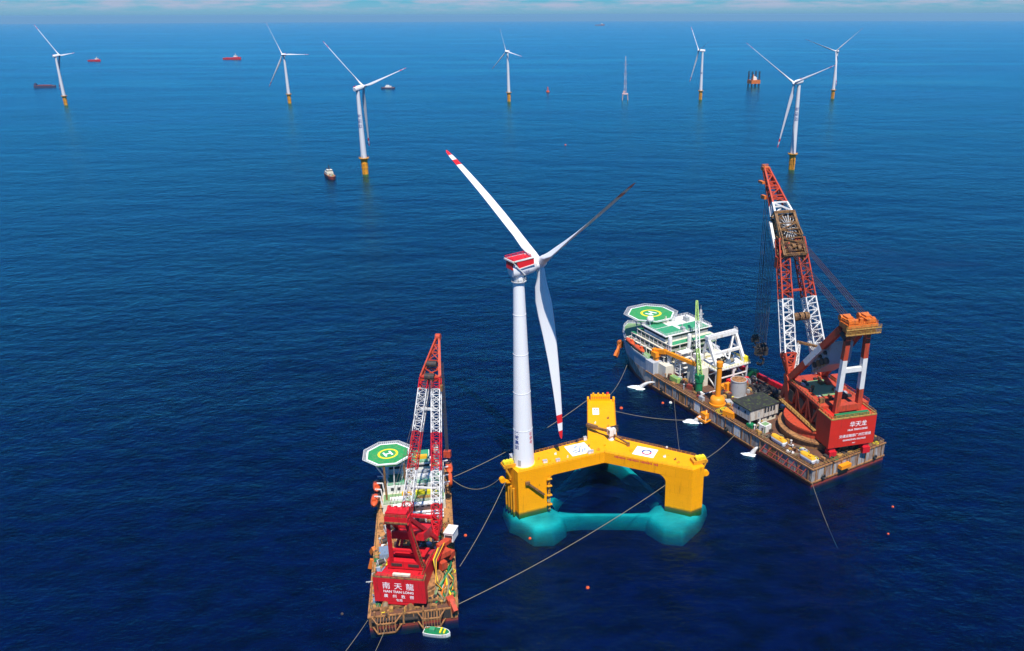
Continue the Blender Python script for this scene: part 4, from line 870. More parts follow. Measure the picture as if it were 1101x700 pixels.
q.add(vs, [(0, 1+i, 1+(i+1) % n) for i in range(n)]+[(1+(j-1)*n+i, 1+j*n+i, 1+j*n+(i+1) % n, 1+(j-1)*n+(i+1) % n) for j in range(1, k) for i in range(n)]); q.build('netting', 'black', t)
q = MB()
for i in range(9):
    a = i*.7; q.path([(math.cos(a+.3*m)*(2+i*.5+m*.3), math.sin(a+.3*m)*(1.2+i*.35+m*.2), max(.4, 3.5-i*.28-m*.25)) for m in range(8)], .22, 6)
q.build('hose', 'dark', t)

# the revolving crane of this vessel, in its own turned frame
KX, KY, KR = 21.2, -6.0, R(-16)
def T(): return TMB(KX, KY, KR)
q = T(); q.lathe([(17.6, ZH+.06), (17.6, 10.6), (18.4, 10.7), (18.4, 11.4), (16.6, 11.5)], n=48); q.build('slewing_ring', 'hull_rust', HV)
q = T(); q.lathe([(15.6, 11.4), (15.6, 14.2), (16.2, 14.3), (16.2, 15.0)], n=48); q.build('slewing_drum', 'crane_orange', HV)
q = T(); q.box((1, 0, 20.2), (30, 13.6, 10)); q.prism([(-12, -9.6), (17.5, -8.6), (17.5, 8.6), (-12, 9.6)], 15.02, 16.4); ch = q.build('crane_house', 'crane_orange', HV)
q = T(); q.prism([(-12, -9.9), (17.8, -8.9), (17.8, 8.9), (-12, 9.9)], 25.2, 26.4); q.build('top_frame', 'crane_orange', ch)
q = T(); q.box((4, 0, 26.46), (15, 11.6, .12)); q.build('top_deck', 'green_old', ch)
for s_ in (-1, 1):
    q = T(); y = lambda x: s_*(9.2-(x+12)/29.5*.9)
    xs = [-11, -2, 7, 16]
    for x in xs: q.beam((x, y(x), 16.3), (x, y(x), 25.3), 1.2, 1.1)
    for a, b in zip(xs, xs[1:]): m_ = (a+b)/2; q.beam((a, y(a), 25.2), (m_, y(m_), 16.6), 1.5, 1.0); q.beam((m_, y(m_), 16.6), (b, y(b), 25.2), 1.5, 1.0)
    q.build('side_truss', 'crane_orange', ch)
    q = T(); q.prism([(-12, s_*9.7), (18, s_*8.8), (18, s_*11.2), (-12, s_*11.8)], 15.6, 16.0); q.rail([(-12, s_*11.7, 16), (18, s_*11.1, 16)], 1.2, .12, 2.2); q.build('walkway', 'rail', ch)
    q = T(); q.beam((14, s_*8.2, 15), (17.5, s_*8.2, 28.2), 2.4, 3.2); q.beam((20.5, s_*8, 16), (16.5, s_*8.2, 27), 1.6, 2.4); q.tube((16, s_*6.2, 26.6), (16, s_*9.8, 26.6), 1.5, n=14); q.build('boom_hinge', 'crane_orange', ch)
q = T(); cw = [(-21.6, -8.3), (-19.8, -10.3), (-11.8, -10.3), (-11.8, 10.3), (-19.8, 10.3), (-21.6, 8.3)]
cwp = [(-21.6, -10.3), (-11.8, -10.3), (-11.8, 10.3), (-21.6, 10.3)]
q.prism(cwp, lambda x, y: 12.4+(.9 if abs(y) > 8 else 0)*0, 25.0); cwt = q.build('counterweight', 'cw_red', ch)
q = T()
for a, b in (((-21.4, -10.1), (-21.4, 10.1)), ((-21.4, 10.1), (-12, 10.1)), ((-21.4, -10.1), (-12, -10.1))): q.beam(a+(25.25,), b+(25.25,), .6, .5)
q.rail([(-12, -10, 25.5), (-21.3, -10, 25.5), (-21.3, 10, 25.5), (-12, 10, 25.5)], 1.1, .12, 2); q.build('coping', 'rail', cwt)
q = T(); q.box((-20.4, .5, 25.9), (1.6, 15, 1.6)); q.build('vent_housing', 'green_dark', cwt)
for y in (-7.5, 7.8): q = T(); q.beam((-19.5, y, 12.5), (-20.5, y, ZH+.5), 2.6, 2.4); q.box((-20.2, y, 9.4), (3.4, 3.2, 2.6)); q.build('support_leg', 'crane_red', cwt)
fT = lambda z, yc: (lambda x, y: (-21.67, yc-x, z+y))
for st, z, yc, size, bold in (('华天龙', 21.9, -2.2, 2.6, .025), ('HUA TIAN LONG', 19.6, -2.2, 1.15, .035), ('交通运输部广州打捞局', 17.0, -1.4, 1.45, .015), ('GUANGZHOU SALVAGE', 15.2, -1.2, .95, .025), ('4000T', 13.6, -1.2, .55, .01)):
    q = T(); q.text(st, size, fT(z, yc), bold=bold); q.build('lettering', 'letter_white', cwt)
# mast frame behind the boom
mast = T()
for y in (-5, 5): mast.bands((-16, y, 25), (-17, y*.85, 60.5), 2.0, 2.0, (.28, .66), (0, 1, 0))
mast.beam((-16.6, -4.6, 43.8), (-16.6, 4.6, 43.8), 1.5, 1.8, 1); mast.beam((-16, -5, 27.2), (-16, 5, 27.2), 2.4, 2.6)
mf = mast.build('mast_leg', ['crane_orange', 'boom_white'], HV)
q = T()
for y in (-8.2, 8.2): q.bands((15.5, y, 26.8), (-13.6, y*.62, 60.5), 2.3, 2.6, (.34, .66), (0, 1, 0))
q.build('mast_strut', ['crane_orange', 'boom_white'], mf)
q = T(); q.box((-17.3, 0, 60.9), (4.6, 11.6, 1.5)); q.box((-16.7, 0, 62.9), (6.4, 13.0, 1.9))
for y in (-4.4, 4.4): q.box((-15.8, y*.9, 64.6), (6.6, 3.9, 1.6)); q.box((-14.8, y*.9, 65.7), (4, 2.4, .8))
for y in (-5.8, -4.0, -2.2, 2.2, 4.0, 5.8): q.tube((-12.9, y-.35, 64.8), (-12.9, y+.35, 64.8), 1.3, n=12)
q.rail([(-19.6, -6.3, 63.9), (-19.6, 6.3, 63.9), (-13.6, 6.3, 63.9)], 1.1, .14, 2); q.build('mast_head', 'orange_head', mf)
S0, S1 = Vector((15.5, 0, 26.8)), Vector((-13.6, 0, 60.5))
def sp_(t, y, dz): c = S0.lerp(S1, t); return Vector((c.x, y*(8.2-3.1*t), c.z+dz))
q = T(); pts = [sp_(.40, .86, -1.2), sp_(.80, .86, -1.2), sp_(.80, .86, -11.5)+Vector((1.0, 0, 0)), sp_(.46, .86, -7.5)]
q.add(pts+[p-Vector((0, 10, 0)) for p in pts], [(0, 1, 2, 3), (7, 6, 5, 4), (0, 4, 5, 1), (1, 5, 6, 2), (2, 6, 7, 3), (3, 7, 4, 0)]); wp = q.build('winch_platform', 'grey', mf)
for (t, dz, r) in ((.50, -4.6, 1.2), (.58, -5.6, 1.4), (.66, -6.6, 1.4), (.74, -8.0, 1.4), (.60, -3.0, .8), (.70, -3.6, .8)):
    c = sp_(t, .86, dz); q = T(); q.tube(c-Vector((0, .3, 0)), c+Vector((0, .7, 0)), r, n=12); q.build('drum', ('dark', 'cage')[int(t*100) % 2], wp)
q = T(); q.rail([sp_(.46, .95, -7.5), sp_(.80, .95, -11.5)+Vector((1, 0, 0))], 1.0, .14, 2.2); q.build('railing', 'rail', wp)
q = T(); q.lattice((16.5, 5.4, 27.5), (20.5, 2.6, 41), .8, .8, .5, .5, (0, 1, 0), 6, .36, lambda t: 0, .26); q.beam((20.5, 2.4, 40.6), (15.5, 6.6, 28), .4); q.build('ladder_frame', 'boom_white', ch)
q = T(); q.lattice((16.5, -5.4, 27.5), (20.5, -2.6, 41), .8, .8, .5, .5, (0, 1, 0), 6, .36, lambda t: 0, .26); q.build('ladder_frame', 'boom_white', ch)
rgc = random.Random(9)
for i in range(26):
    x, y = rgc.uniform(-10, 13), rgc.uniform(-7.5, 7.5); a, b, h = rgc.uniform(.8, 2.6), rgc.uniform(.7, 2.2), rgc.uniform(.5, 1.9)
    if abs(x) < 6 and abs(y) < 3: continue
    q = T(); q.box((x, y, 26.5+h/2), (a, b, h)); q.box((x, y, 26.55+h), (a*.8, b*.8, .14)); q.build('roof_unit', rgc.choice(('dark', 'crane_orange', 'rail', 'grey', 'cage')), ch)
for y in (-6.6, 6.6): q = T(); q.rail([(-11.5, y*1.45, 26.4), (13, y*1.35, 26.4)], 1.1, .12, 2); q.build('railing', 'rail', ch)
for x in (-8.5, 2.5, 11.5): q = T(); q.box((x, 9.3, 20.5), (3.4, .3, 5.0)); q.build('opening_shade', 'dark', ch)  # solid dark plates stand in for the shade inside openings
for (x, y) in ((-17.8, -5.2), (-17.8, 0), (-17.8, 5.2)): q = T(); q.box((x, y, 64.8), (1.2, 1.4, 1.9)); q.build('bearing_block', 'orange_head', mf)
for z in (60.2, 62.3): q = T(); q.beam((-20.3, -7.6, z), (-20.3, 7.6, z), .8, .4); q.rail([(-20.5, -7.6, z+.2), (-20.5, 7.6, z+.2)], 1.1, .12, 1.9); q.build('mast_walkway', 'rail', mf)
for s_ in (-1, 1): q = T(); q.tube((-13.2, s_*5.0, 59.4), (-17, s_*4.6, 57), 1.3, n=12); q.build('mast_pin', 'dark', mf)
q = T(); q.beam((20.8, 3.2, 41.4), (15.4, -4.6, 40.2), 1.2, .9); q.build('stay_beam', 'cage', ch)
q = T(); q.box((12.5, -13.6, 22.5), (7, 5.6, .5)); q.box((13, -13.5, 24.6), (4.4, 4, 3.8)); q.beam((9, -9, 17), (11, -13, 22), 1.0); q.build('operator_cab', 'crane_orange', ch)
q = T(); q.prism([(-9, -15), (12, -13), (16, -9.2), (-9, -10)], 20.4, 24.2); q.rail([(-9, -15, 24.2), (12, -13, 24.2)], 1.2, .14, 2.2); q.build('winch_gallery', 'crane_orange', ch)
# boom
b0, b1, tip = Vector((16.2, 0, 27.4)), Vector((40.6, 0, 82.5)), Vector((67.3, 0, 108.4))
def bm(t): return 0 if t < .17 else (1 if t < .58 else 0)
boomT = []
first = None
for s_ in (-1, 1):
    q = T(); p0, p1 = b0+Vector((0, s_*7.9, 0)), b1+Vector((0, s_*3.9, 0)); k = p0.lerp(p1, .17)
    q.lattice(p0, k, .7, .6, 2.6, 2.0, (0, 1, 0), 4, .75, lambda t: 0, .45)
    q.beam(p0, p0.lerp(p1, .10), 1.5, 1.6, 0)
    q.lattice(k, p1, 2.6, 2.0, 2.2, 1.8, (0, 1, 0), 17, .55, lambda t: 1 if t < .5 else 0, .32)
    for dx in (-.55, .55): pass
    boomT.append(q)
boom = boomT[0].build('boom', ['crane_orange', 'boom_white'], HV); boomT[1].build('boom_leg', ['crane_orange', 'boom_white'], boom)
q = T()
for t, m_ in ((.42, 1), (.62, 0)):
    c = b0.lerp(b1, t); y = 7.9+(3.9-7.9)*t; u = (b1-b0).normalized()
    q.beam(c+Vector((0, -y, 0)), c+Vector((0, y, 0)), .8, .8, m_)
    if m_: 
        for s_ in (-1, 1): q.beam(c+u*1.5+Vector((0, s_*2.2, 0)), c+u*7+Vector((0, s_*y, 0)), .5, .5, 1); q.beam(c-u*1.5+Vector((0, s_*2.2, 0)), c-u*8+Vector((0, s_*y, 0)), .5, .5, 1)
q.build('cross_brace', ['crane_orange', 'boom_white'], boom)
c = b0.lerp(b1, .42)
for y in (-2.6, 0, 2.6): q = T(); q.tube(c+Vector((-1.2, y-1.0, .8)), c+Vector((-1.2, y+1.0, .8)), 1.8, n=14); q.build('sheave', 'cage', boom)
# upper boom: rusty cage full of sheaves, white collar, orange tip
u = (b1-b0).normalized(); jd = (tip-b1).normalized()
q = T(); c0, c1 = b0.lerp(b1, .86), b1+jd*13
q.lattice(c0, b1, 5.4, 2.4, 5.0, 2.7, (0, 1, 0), 3, .6, lambda t: 0, .4); q.lattice(b1, c1, 5.0, 2.7, 4.2, 2.2, (0, 1, 0), 4, .6, lambda t: 0, .4)
for s_ in (-1, 1): q.beam(c0+Vector((0, s_*6, -2.2)), c1+Vector((0, s_*4.4, -2.2)), 1.4, 1.0)
for t in (.05, .5, .95): p = c0.lerp(c1, t); q.beam(p+Vector((-1.5, -6, 0)), p+Vector((-1.5, 6, 0)), 1.6, .5)
cg = q.build('sheave_cage', 'cage', boom)
for k, (t, r) in enumerate(((.12, 2.0), (.34, 2.2), (.58, 2.6), (.8, 2.2))):
    p = c0.lerp(c1, t)+Vector((-.6, 0, 1.0))
    for y in (-3.2, -1.1, 1.1, 3.2): q = T(); q.tube(p+Vector((0, y-.35, 0)), p+Vector((0, y+.35, 0)), r, n=16); q.build('sheave', 'dark', cg)
bnorm = Vector((-(c1-c0).normalized().z, 0, (c1-c0).normalized().x)); cu_ = (c1-c0).normalized()
q = T(); p = c0.lerp(c1, .55)+bnorm*1.4; q.beam(p-cu_*8.5, p+cu_*8.5, 8.6, .5); q.build('back_plate', 'dark', cg)
for (t, w_) in ((.02, 11), (.3, 11.4), (.98, 9.6)):
    q = T(); p = c0.lerp(c1, t)+bnorm*3.0; q.beam(p-Vector((0, w_/2, 0)), p+Vector((0, w_/2, 0)), 1.4, 1.0); q.build('cage_beam', 'cage', cg)
for s_ in (-1, 1): q = T(); q.beam(c0+bnorm*3+Vector((0, s_*5.2, 0)), c1+bnorm*2.6+Vector((0, s_*4.4, 0)), 1.3, 1.6); q.build('cage_beam', 'cage', cg)
for (t, y, r) in ((.14, -2.4, 1.5), (.14, 2.4, 1.5), (.2, 0, 1.3)):
    q = T(); p = c0.lerp(c1, t)+bnorm*3.0+Vector((0, y, 0)); q.tube(p-Vector((0, .8, 0)), p+Vector((0, .8, 0)), r, n=14); q.build('sheave', 'cage', cg)
q = T(); p = c0.lerp(c1, .62)+bnorm*3.2
for i in range(18): a = i/18*2*math.pi+.1; e = cu_*math.sin(a)*1.5+Vector((0, math.cos(a), 0)); q.beam(p+e*.5, p+e*(3.6+.5*(i % 2)), .22, .22)
q.build('reeving_rope', 'net', cg)
q = T(); c2 = c1+jd*5; q.lattice(c1, c2, 4.2, 2.2, 3.4, 1.8, (0, 1, 0), 1, .8, lambda t: 0, .6); q.beam(c1+Vector((-1.6, -4.2, 1)), c1+Vector((-1.6, 4.2, 1)), 2.6, .6); q.beam(c0.lerp(c1, .8)+Vector((2, 5.6, 0)), c0.lerp(c1, .2)+Vector((2.2, 6.2, 0)), 1.2, 1.6); q.build('collar', 'boom_white', boom)
q = T(); q.lattice(c2, tip, 3.4, 1.8, 1.1, .8, (0, 1, 0), 5, .75, lambda t: 0, .5)
for t in (.15, .5): p = c2.lerp(tip, t); q.beam(p+Vector((-.6, -3, .6)), p+Vector((-.6, 3, .6)), 2.0, .4)
q.build('jib', 'crane_orange', boom)
q = T(); q.box(tip+Vector((.6, 0, .3)), (2.6, 3.4, 1.6)); q.rail([tip+Vector((1.5, -1.5, 1)), tip+Vector((1.5, 1.5, 1)), tip+Vector((-1, 1.5, 1))], 1.1, .2, 1.5); q.build('tip_platform', 'orange_head', boom)
for (t, v, d_) in ((.72, (1.8, 2.6, -1.6), (4.2, 2.0, 1.0)), (.35, (2.4, 3.4, -2.6), (3.6, 1.6, 1.6))): q = T(); q.box(c2.lerp(tip, t)+Vector(v), d_); q.build('jib_bracket', 'orange_head', boom)
q = T(); q.box(c0+Vector((.8, 6.2, -2.0)), (2.6, 2.2, 5.0)); q.build('side_platform', 'crane_orange', boom)
# pendants from the upper boom to the mast head
for s_ in (-1, 1):
    q = T()
    for i in range(4): q.beam(c0.lerp(c1, .35)+Vector((-2.2, s_*(2.8+i*.75), 1.5)), Vector((-12.9, s_*(2.4+i*1.0), 65.6)), .16, .16)
    q.build('pendant_rope', 'pendant', boom)
q = T()
for i in range(5): q.beam(b0.lerp(b1, .45)+Vector((-1.5, -2+i, 1)), Vector((3-i, -2+i, 44.2)), .12, .12)
q.build('luffing_rope', 'pendant', boom)
# hook blocks on their falls
def hook(label, top, zb, sp, n, w, mat='dark'):
    c, s_ = math.cos(KR), math.sin(KR); p = Vector((KX+c*top[0]-s_*top[1], KY+s_*top[0]+c*top[1], zb)); wp_ = Matrix.Rotation(R(121), 3, 'Z') @ p+Vector((110.5, 290.8, 0))
    t = thing('hook_block', label, 'hook block', wp_, R(121)+KR); zt = top[2]-zb
    q = MB(); q.box((0, 0, 1.2*w), (1.6*w, 3.0*w, 2.0*w)); q.build('block', mat, t)
    for y in (-.8*w, 0, .8*w): q = MB(); q.tube((0, y-.25*w, 2.2*w), (0, y+.25*w, 2.2*w), 1.1*w, n=14); q.build('sheave', mat, t)
    q = MB(); pts = [(0, 0, .4*w), (0, 0, -.5*w)]+[(0, math.sin(a)*1.0*w, -1.4*w-math.cos(a)*.9*w+.0) for a in [math.pi*.0+.25+i*.55 for i in range(8)]]; q.path([(0, 0, .4*w), (0, 0, -.7*w)]+[(0, -.9*w*math.sin(i*.62), -1.6*w+.9*w*math.cos(i*.62)) for i in range(8)], .35*w, 8); q.build('hook', mat, t, True)
    q = MB(); nx, ny = n
    for i in range(nx):
        for j in range(ny): q.beam((sp*(i-(nx-1)/2), sp*.9*(j-(ny-1)/2), 2.4*w), (sp*(i-(nx-1)/2)*1.2, sp*(j-(ny-1)/2)*1.2, zt), .16, .16)
    q.build('hoist_rope', 'cable', t)
hook('large black hook block hanging on many ropes beside the orange boom', (51.5, 3.4, 88.5), 22.5, 1.3, (2, 4), 1.9); hook('smaller black hook block hanging farther out, closer to the white gantry', (63.5, .6, 103), 24.5, .8, (1, 3), 1.2)

# ---------------------------------------------------------------- the smaller crane vessel in front (x forward, y to port)
NO = Vector((-50, 202.3, 0)); NH = R(100)
NV = thing('crane_vessel', 'smaller brown-decked crane vessel with an all-red crane house, nearest the camera', 'crane vessel', NO, NH)
def nplace(x, y, z): return Matrix.Rotation(NH, 3, 'Z') @ Vector((x, y, z))+NO
ZN = 5.0
out_n = [(0, -13.3), (0, 13.3), (78, 13.3), (88, 10.5), (95, 5.5), (97.5, 0), (95, -5.5), (88, -10.5), (78, -13.3)]
wln = [(x if x < 78 else 78+(x-78)*.85, y*(1 if x < 78 else .93)) for x, y in out_n]
q = MB(); loft(q, wln, -3, wln, 1.0, 1, False); loft(q, wln, 1.0, out_n, ZN); q.build('hull', ['hull_rust', 'hull_red'], NV)
q = MB(); q.prism([(x*.996+.2, y*.985) for x, y in out_n], ZN+.004, ZN+.06); q.build('deck', 'deck_orange', NV)
q = MB()
for i in range(19): 
    for s_ in (-1, 1): q.box((1.5+i*4.3, s_*13.42, 2.9), (.35, .25, 3.9))
for i in range(7): q.box((-.12, -12.6+i*4.2, 2.9), (.25, .35, 3.9))
for s_ in (-1, 1): q.box((39, s_*13.45, 4.85), (78, .3, .4))
q.box((-.15, 0, 4.85), (.3, 27.2, .4)); q.build('side_frame', 'hull_rust', NV)
q = MB(); q.rail([(1.2, -13, ZN), (76, -13, ZN)], 1.2, .09, 2.0); q.rail([(1.2, 13, ZN), (76, 13, ZN)], 1.2, .09, 2.0); q.build('railing', 'rail', NV)
tyre_fenders(NV, [((x, s_*13.4, 2.6), (0, s_, 0)) for x in (5, 9.5, 14, 30, 46) for s_ in (-1, 1)], .95)
# low working platforms hanging over the stern
def stern_frame(y0, y1, sw):
    q = MB(); P_ = [(0, y0), (-3.4, y0+sw), (-3.4, y1-sw), (0, y1)]
    for z in (1.2, 4.6):
        for a, b in zip(P_, P_[1:]): q.beam(a+(z,), b+(z,), .35)
    for a in P_: q.beam(a+(1.2,), a+(4.6,), .35)
    n = 6
    for i in range(n+1): y = y0+sw+(y1-y0-2*sw)*i/n; q.beam((-3.4, y, 1.2), (-3.4, y, 4.6), .2); q.beam((0, y, 4.5), (-3.4, y, 4.5), .18)
    q.build('stern_frame', 'hull_rust', NV)
stern_frame(3.6, 12.4, 1.8); stern_frame(-9.5, -1.2, 1.6)
q = MB(); q.box((-.06, 0, 2.9), (.3, 25.6, 2.9)); q.build('stern_shade_panel', 'dark', NV)  # shade of the recessed stern structure, put in as a dark panel
q = MB(); q.box((1.9, 0, ZN+.11), (3.4, 25.4, .1)); q.build('stern_deck', 'deck_rust', NV)
for y in (-11.5, -7, -3, 3, 7.4, 11.5): q = MB(); q.beam((.1, y, 1.2), (.1, y, ZN+1.6), .55, .8); q.build('stern_post', 'hull_rust', NV)
q = MB(); q.box((-.8, 8, 4.0), (1.4, 9, .3)); q.box((-.6, 0.8, 3.2), (1.0, 4.0, .4)); q.build('stern_grating', 'dark', NV)
for y in (8.3, .8): winch(NV, (2.2, y, ZN+.06), math.pi/2, .85, 'hull_rust', 'rope')
q = MB(); q.beam((2.2, 12.4, ZN+.9), (3.4, -9.5, ZN+.9), 1.0, .5); q.build('stern_beam', 'cage', NV)
q = MB(); q.beam((1.6, -11.4, 6.5), (-1.4, -12.6, 4.2), 1.4, 2.4); q.box((1.8, -11.4, 6.2), (2.6, 2.2, 1.8), .3); q.build('anchor_rack', 'crane_orange', NV)
bollards(NV, [(3, 12, ZN+.06), (3, -8, ZN+.06), (18, 12, ZN+.06), (40, 12, ZN+.06), (46, -12, ZN+.06), (14, -12, ZN+.06), (24, -12, ZN+.06)], 'cage')
# accommodation in the fore part with stepped green roofs
q = MB(); q.box((69, 0, 6.9), (28, 22.6, 3.7)); an = q.build('deckhouse', 'cream', NV)
q = MB(); q.box((72.2, -.4, 10.4), (19.6, 20.4, 3.2)); q.build('deckhouse_tier', 'ship_white', an)
q = MB(); q.box((77, 1.4, 13.6), (10, 15, 3.2)); nb = q.build('bridge', 'ship_white', an)
q = MB(); q.box((77, 1.4, 14.0), (10.2, 15.2, 1.0)); q.build('bridge_window', 'glass', nb)
for (cx, cy, z, a, b, mt) in ((58.6, 0, 8.8, 6.6, 22.0, 'green_old'), (67.0, -5, 12.06, 8.6, 10.2, 'green_roof'), (66.6, 5.2, 12.06, 7.8, 8.6, 'green_roof'), (77, 1.4, 15.26, 9.6, 14.4, 'green_roof'), (77.5, -8.6, 12.06, 8.4, 3.6, 'green_old')):
    q = MB(); q.box((cx, cy, z), (a, b, .13)); q.build('roof_plate', mt, an)
for (x, z, w) in ((53.9, 8.7, 1.6), (51.6, 6.6, 1.0), (50.2, 6.2, .9), (48.8, 5.9, .9)):
    q = MB(); q.tube((x, -10.5, z), (x, 7.5, z), w*.5, n=10); q.build('stowed_pipe', 'ship_white' if x > 50 else 'boom_white', NV)
    q = MB(); 
    for y in (-9, 0, 6): q.box((x, y, (z+5)/2-w*.25), (.6, .5, max(.2, z-5-w*.5)))
    q.build('pipe_rest', 'dark', NV)
q = MB(); q.rail([(55.2, -11, 8.8), (55.2, 11, 8.8)], 1.1, .08, 2); q.rail([(62.6, -10, 12.05), (62.6, 9.4, 12.05), (82, 9.4, 12.05)], 1.1, .08, 2); q.rail([(62.6, -10.3, 12.05), (82, -10.3, 12.05)], 1.1, .08, 2); q.rail([(72.2, -6, 15.3), (72.2, 8.8, 15.3), (82, 8.8, 15.3)], 1.1, .08, 2); q.build('railing', 'ship_white', an)
window_row(an, (54.96, -9.2, 7.1), (0, 1, 0), 10, 2.05, 1.0, 1.1, (-1, 0, 0)); window_row(an, (62.36, -9, 10.6), (0, 1, 0), 8, 2.4, 1.1, 1.2, (-1, 0, 0))
for s_ in (-1, 1): window_row(an, (57, s_*11.34, 7.2), (1, 0, 0), 8, 3.1, 1.0, 1.0, (0, s_, 0))
for (x, y, z, a, b, h, mt) in ((60.4, -6.6, 8.85, 1.6, 3.6, 1.3, 'marking_yellow'), (60.4, -2.4, 8.85, 1.6, 3.4, 1.3, 'marking_yellow'), (60.6, 2.6, 8.85, 1.4, 3.6, 1.1, 'orange_yellow'), (57.8, 5.6, 8.85, 1.6, 6.0, .8, 'ship_white'), (57.2, -5, 8.85, 1.2, 8.0, .8, 'rail'), (66.0, -2.6, 12.1, 2.2, 9.0, 1.4, 'ship_white'), (68.8, -3.4, 12.1, 1.6, 8.4, 1.6, 'grey'), (69.4, -8.6, 12.1, 2.0, 2.4, 1.8, 'boom_white'), (64.2, -8.8, 12.1, 1.6, 2.2, 1.0, 'green_old'), (75.4, -3, 15.3, 1.6, 4.6, 1.2, 'orange_yellow'), (79, 4.4, 15.3, 2.2, 3.2, 1.4, 'ship_white')):
    q = MB(); q.box((x, y, z+h/2), (a, b, h)); q.box((x, y, z+h+.06), (a*.8, b*.85, .12)); q.build('roof_unit', mt, an)
q = MB(); q.lathe([(.3, 12.1), (.3, 15.2), (1.2, 15.5), (1.7, 16.3), (1.7, 16.9), (1.2, 17.8), (.4, 18.1)], (66.2, 2.4, 0), n=16); q.build('radome', 'ship_white', an, True)
for (x, y) in ((80.5, -8.6), (75.5, -9.4)):
    q = MB(); q.box((x, y, 14.5), (3.0, 2.2, 5.0)); q.lathe([(.6, 17), (.6, 18.6)], (x, y, 0), n=10); q.build('funnel', 'cream', an)
hn = helideck(NV, (67.2, 8.6), 23.0, 8.5, 1.1, rot=22.5)
q = MB()
for a in (20, 70, 120, 200, 250, 300):
    x, y = 67.2+6.5*math.cos(R(a)), 8.6+6.5*math.sin(R(a)); q.beam((x, y, 22.2), (67.2+4.6*math.cos(R(a)), min(9.0, 8.6+4.6*math.sin(R(a))), 12.0), .4)
for a in range(0, 360, 60): q.beam((67.2, 8.6, 20.8), (67.2+7.4*math.cos(R(a)), 8.6+7.4*math.sin(R(a)), 22.1), .35)
q.build('support_frame', 'ship_white', hn)
q = MB()
for y in (2.6, 9.8): q.beam((58.6, y, 8.8), (59.2, y, 22.6), .7, .9)
q.build('support_post', 'cage', hn)
q = MB(); q.lattice((64.4, .9, 12.0), (64.4, .9, 25.5), .7, .7, .4, .4, (1, 0, 0), 6, .2); q.beam((64.4, -1, 23), (64.4, 2.8, 23), .2); q.build('radio_mast', 'cage', an)
for (x, y, s_) in ((66, 12.4, 1), (57, 12.8, 1), (73.5, -12.2, -1), (62.5, -12.4, -1)): davit(NV, x, y, 8.2, s_, 4.6)
for lab, (x, y, z), rz in (('orange lifeboat on the red-crane vessel, tucked below the edge of the green helideck', (65.5, 13.6, 9.6), .06), ('orange lifeboat on the red-crane vessel, helideck side, the one closer to the crane', (56.4, 13.9, 9.2), -.04),
    ('orange lifeboat on the red-crane vessel, side facing the platform, nearer the bow', (73.5, -13.4, 9.8), .05)): lifeboat(lab, nplace(x, y, z), NH+rz, 8.0)
t = thing('rescue_ring', 'large orange ring-shaped float hanging on the red-crane vessel, side facing the platform', 'float', nplace(64.5, -13.6, 11.2), NH)
q = MB(); vs = []
for i in range(20):
    u = 2*math.pi*i/20
    for j in range(8): w = 2*math.pi*j/8; vs.append(((1.9+.75*math.cos(w))*math.cos(u), .75*math.sin(w), (1.9+.75*math.cos(w))*math.sin(u)))
q.add(vs, [(i*8+j, ((i+1) % 20)*8+j, ((i+1) % 20)*8+(j+1) % 8, i*8+(j+1) % 8) for i in range(20) for j in range(8)]); q.build('ring_tube', 'life', t, True)
q = MB(); q.beam((0, 1.9, 2.2), (0, 0, 2.2), .3); q.beam((0, 1.9, -1.8), (0, 0, -1.8), .3); q.build('bracket', 'ship_white', t)
# red crane, in its turned frame
NX, NY, NR = 14.5, -.1, R(-17)
def U(): return TMB(NX, NY, NR)
q = U(); q.lathe([(9.5, ZN+.06), (9.5, 6.6), (9.0, 6.7), (9.0, 7.4)], n=40); q.build('slewing_ring', 'hull_rust', NV)
q = U(); q.prism([(-10.3, -6.2), (4, -5.6), (9.5, -5.2), (9.5, 5.8), (4, 6.4), (-10.3, 7.2)], 7.4, lambda x, y: 14.6-max(0, x+1)*.36); hn_ = q.build('crane_house', 'crane_red', NV)
cn = U(); cn.prism([(-13, -8.1), (-10.2, -7.9), (-10.2, 7.9), (-13, 8.1)], lambda x, y: 7.2+(.5 if y < 0 else 0), 16.0); cn = cn.build('counterweight', 'crane_red', hn_)
q = U(); q.prism([(-13.05, -4.0), (-10.5, -4.0), (-10.5, 4.0), (-13.05, 4.0)], 6.5, 7.2); q.build('keel_plate', 'crane_red', cn)
q = U()
for a, b in (((-12.8, -7.9), (-12.8, 7.9)), ((-12.8, 7.9), (-10.4, 7.7)), ((-12.8, -7.9), (-10.4, -7.7))): q.beam(a+(16.2,), b+(16.2,), .4, .4)
q.rail([(-10.4, -7.7, 16.3), (-12.7, -7.8, 16.3), (-12.7, 7.8, 16.3), (-10.4, 7.7, 16.3)], 1.0, .07, 2); q.build('coping', 'cage', cn)
q = U(); q.box((-11.6, -.6, 16.5), (1.0, 5.4, .8)); q.build('vent_housing', 'cream', cn)
for st, z, size, bold in (('南天龍', 13.2, 2.6, .012), ('NAN TIAN LONG', 11.2, 1.2, .03), ('廣州救撈', 9.5, 1.35, .012), ('专用', 8.1, 1.05, .01)):
    q = U()
    if st == '廣州救撈':
        for i, chh in enumerate(st): q.text(chh, size, (lambda x, y, i=i, z=z: (-13.06, .3-(x+(i-1.5)*2.7), z+y)), bold=bold)
    elif st == '南天龍':
        for i, chh in enumerate(st): q.text(chh, size, (lambda x, y, i=i, z=z: (-13.06, .3-(x+(i-1)*3.7), z+y)), bold=bold)
    else: q.text(st, size, (lambda x, y, z=z: (-13.06, .3-x, z+y)), bold=bold)
    q.build('lettering', 'letter_white', cn)
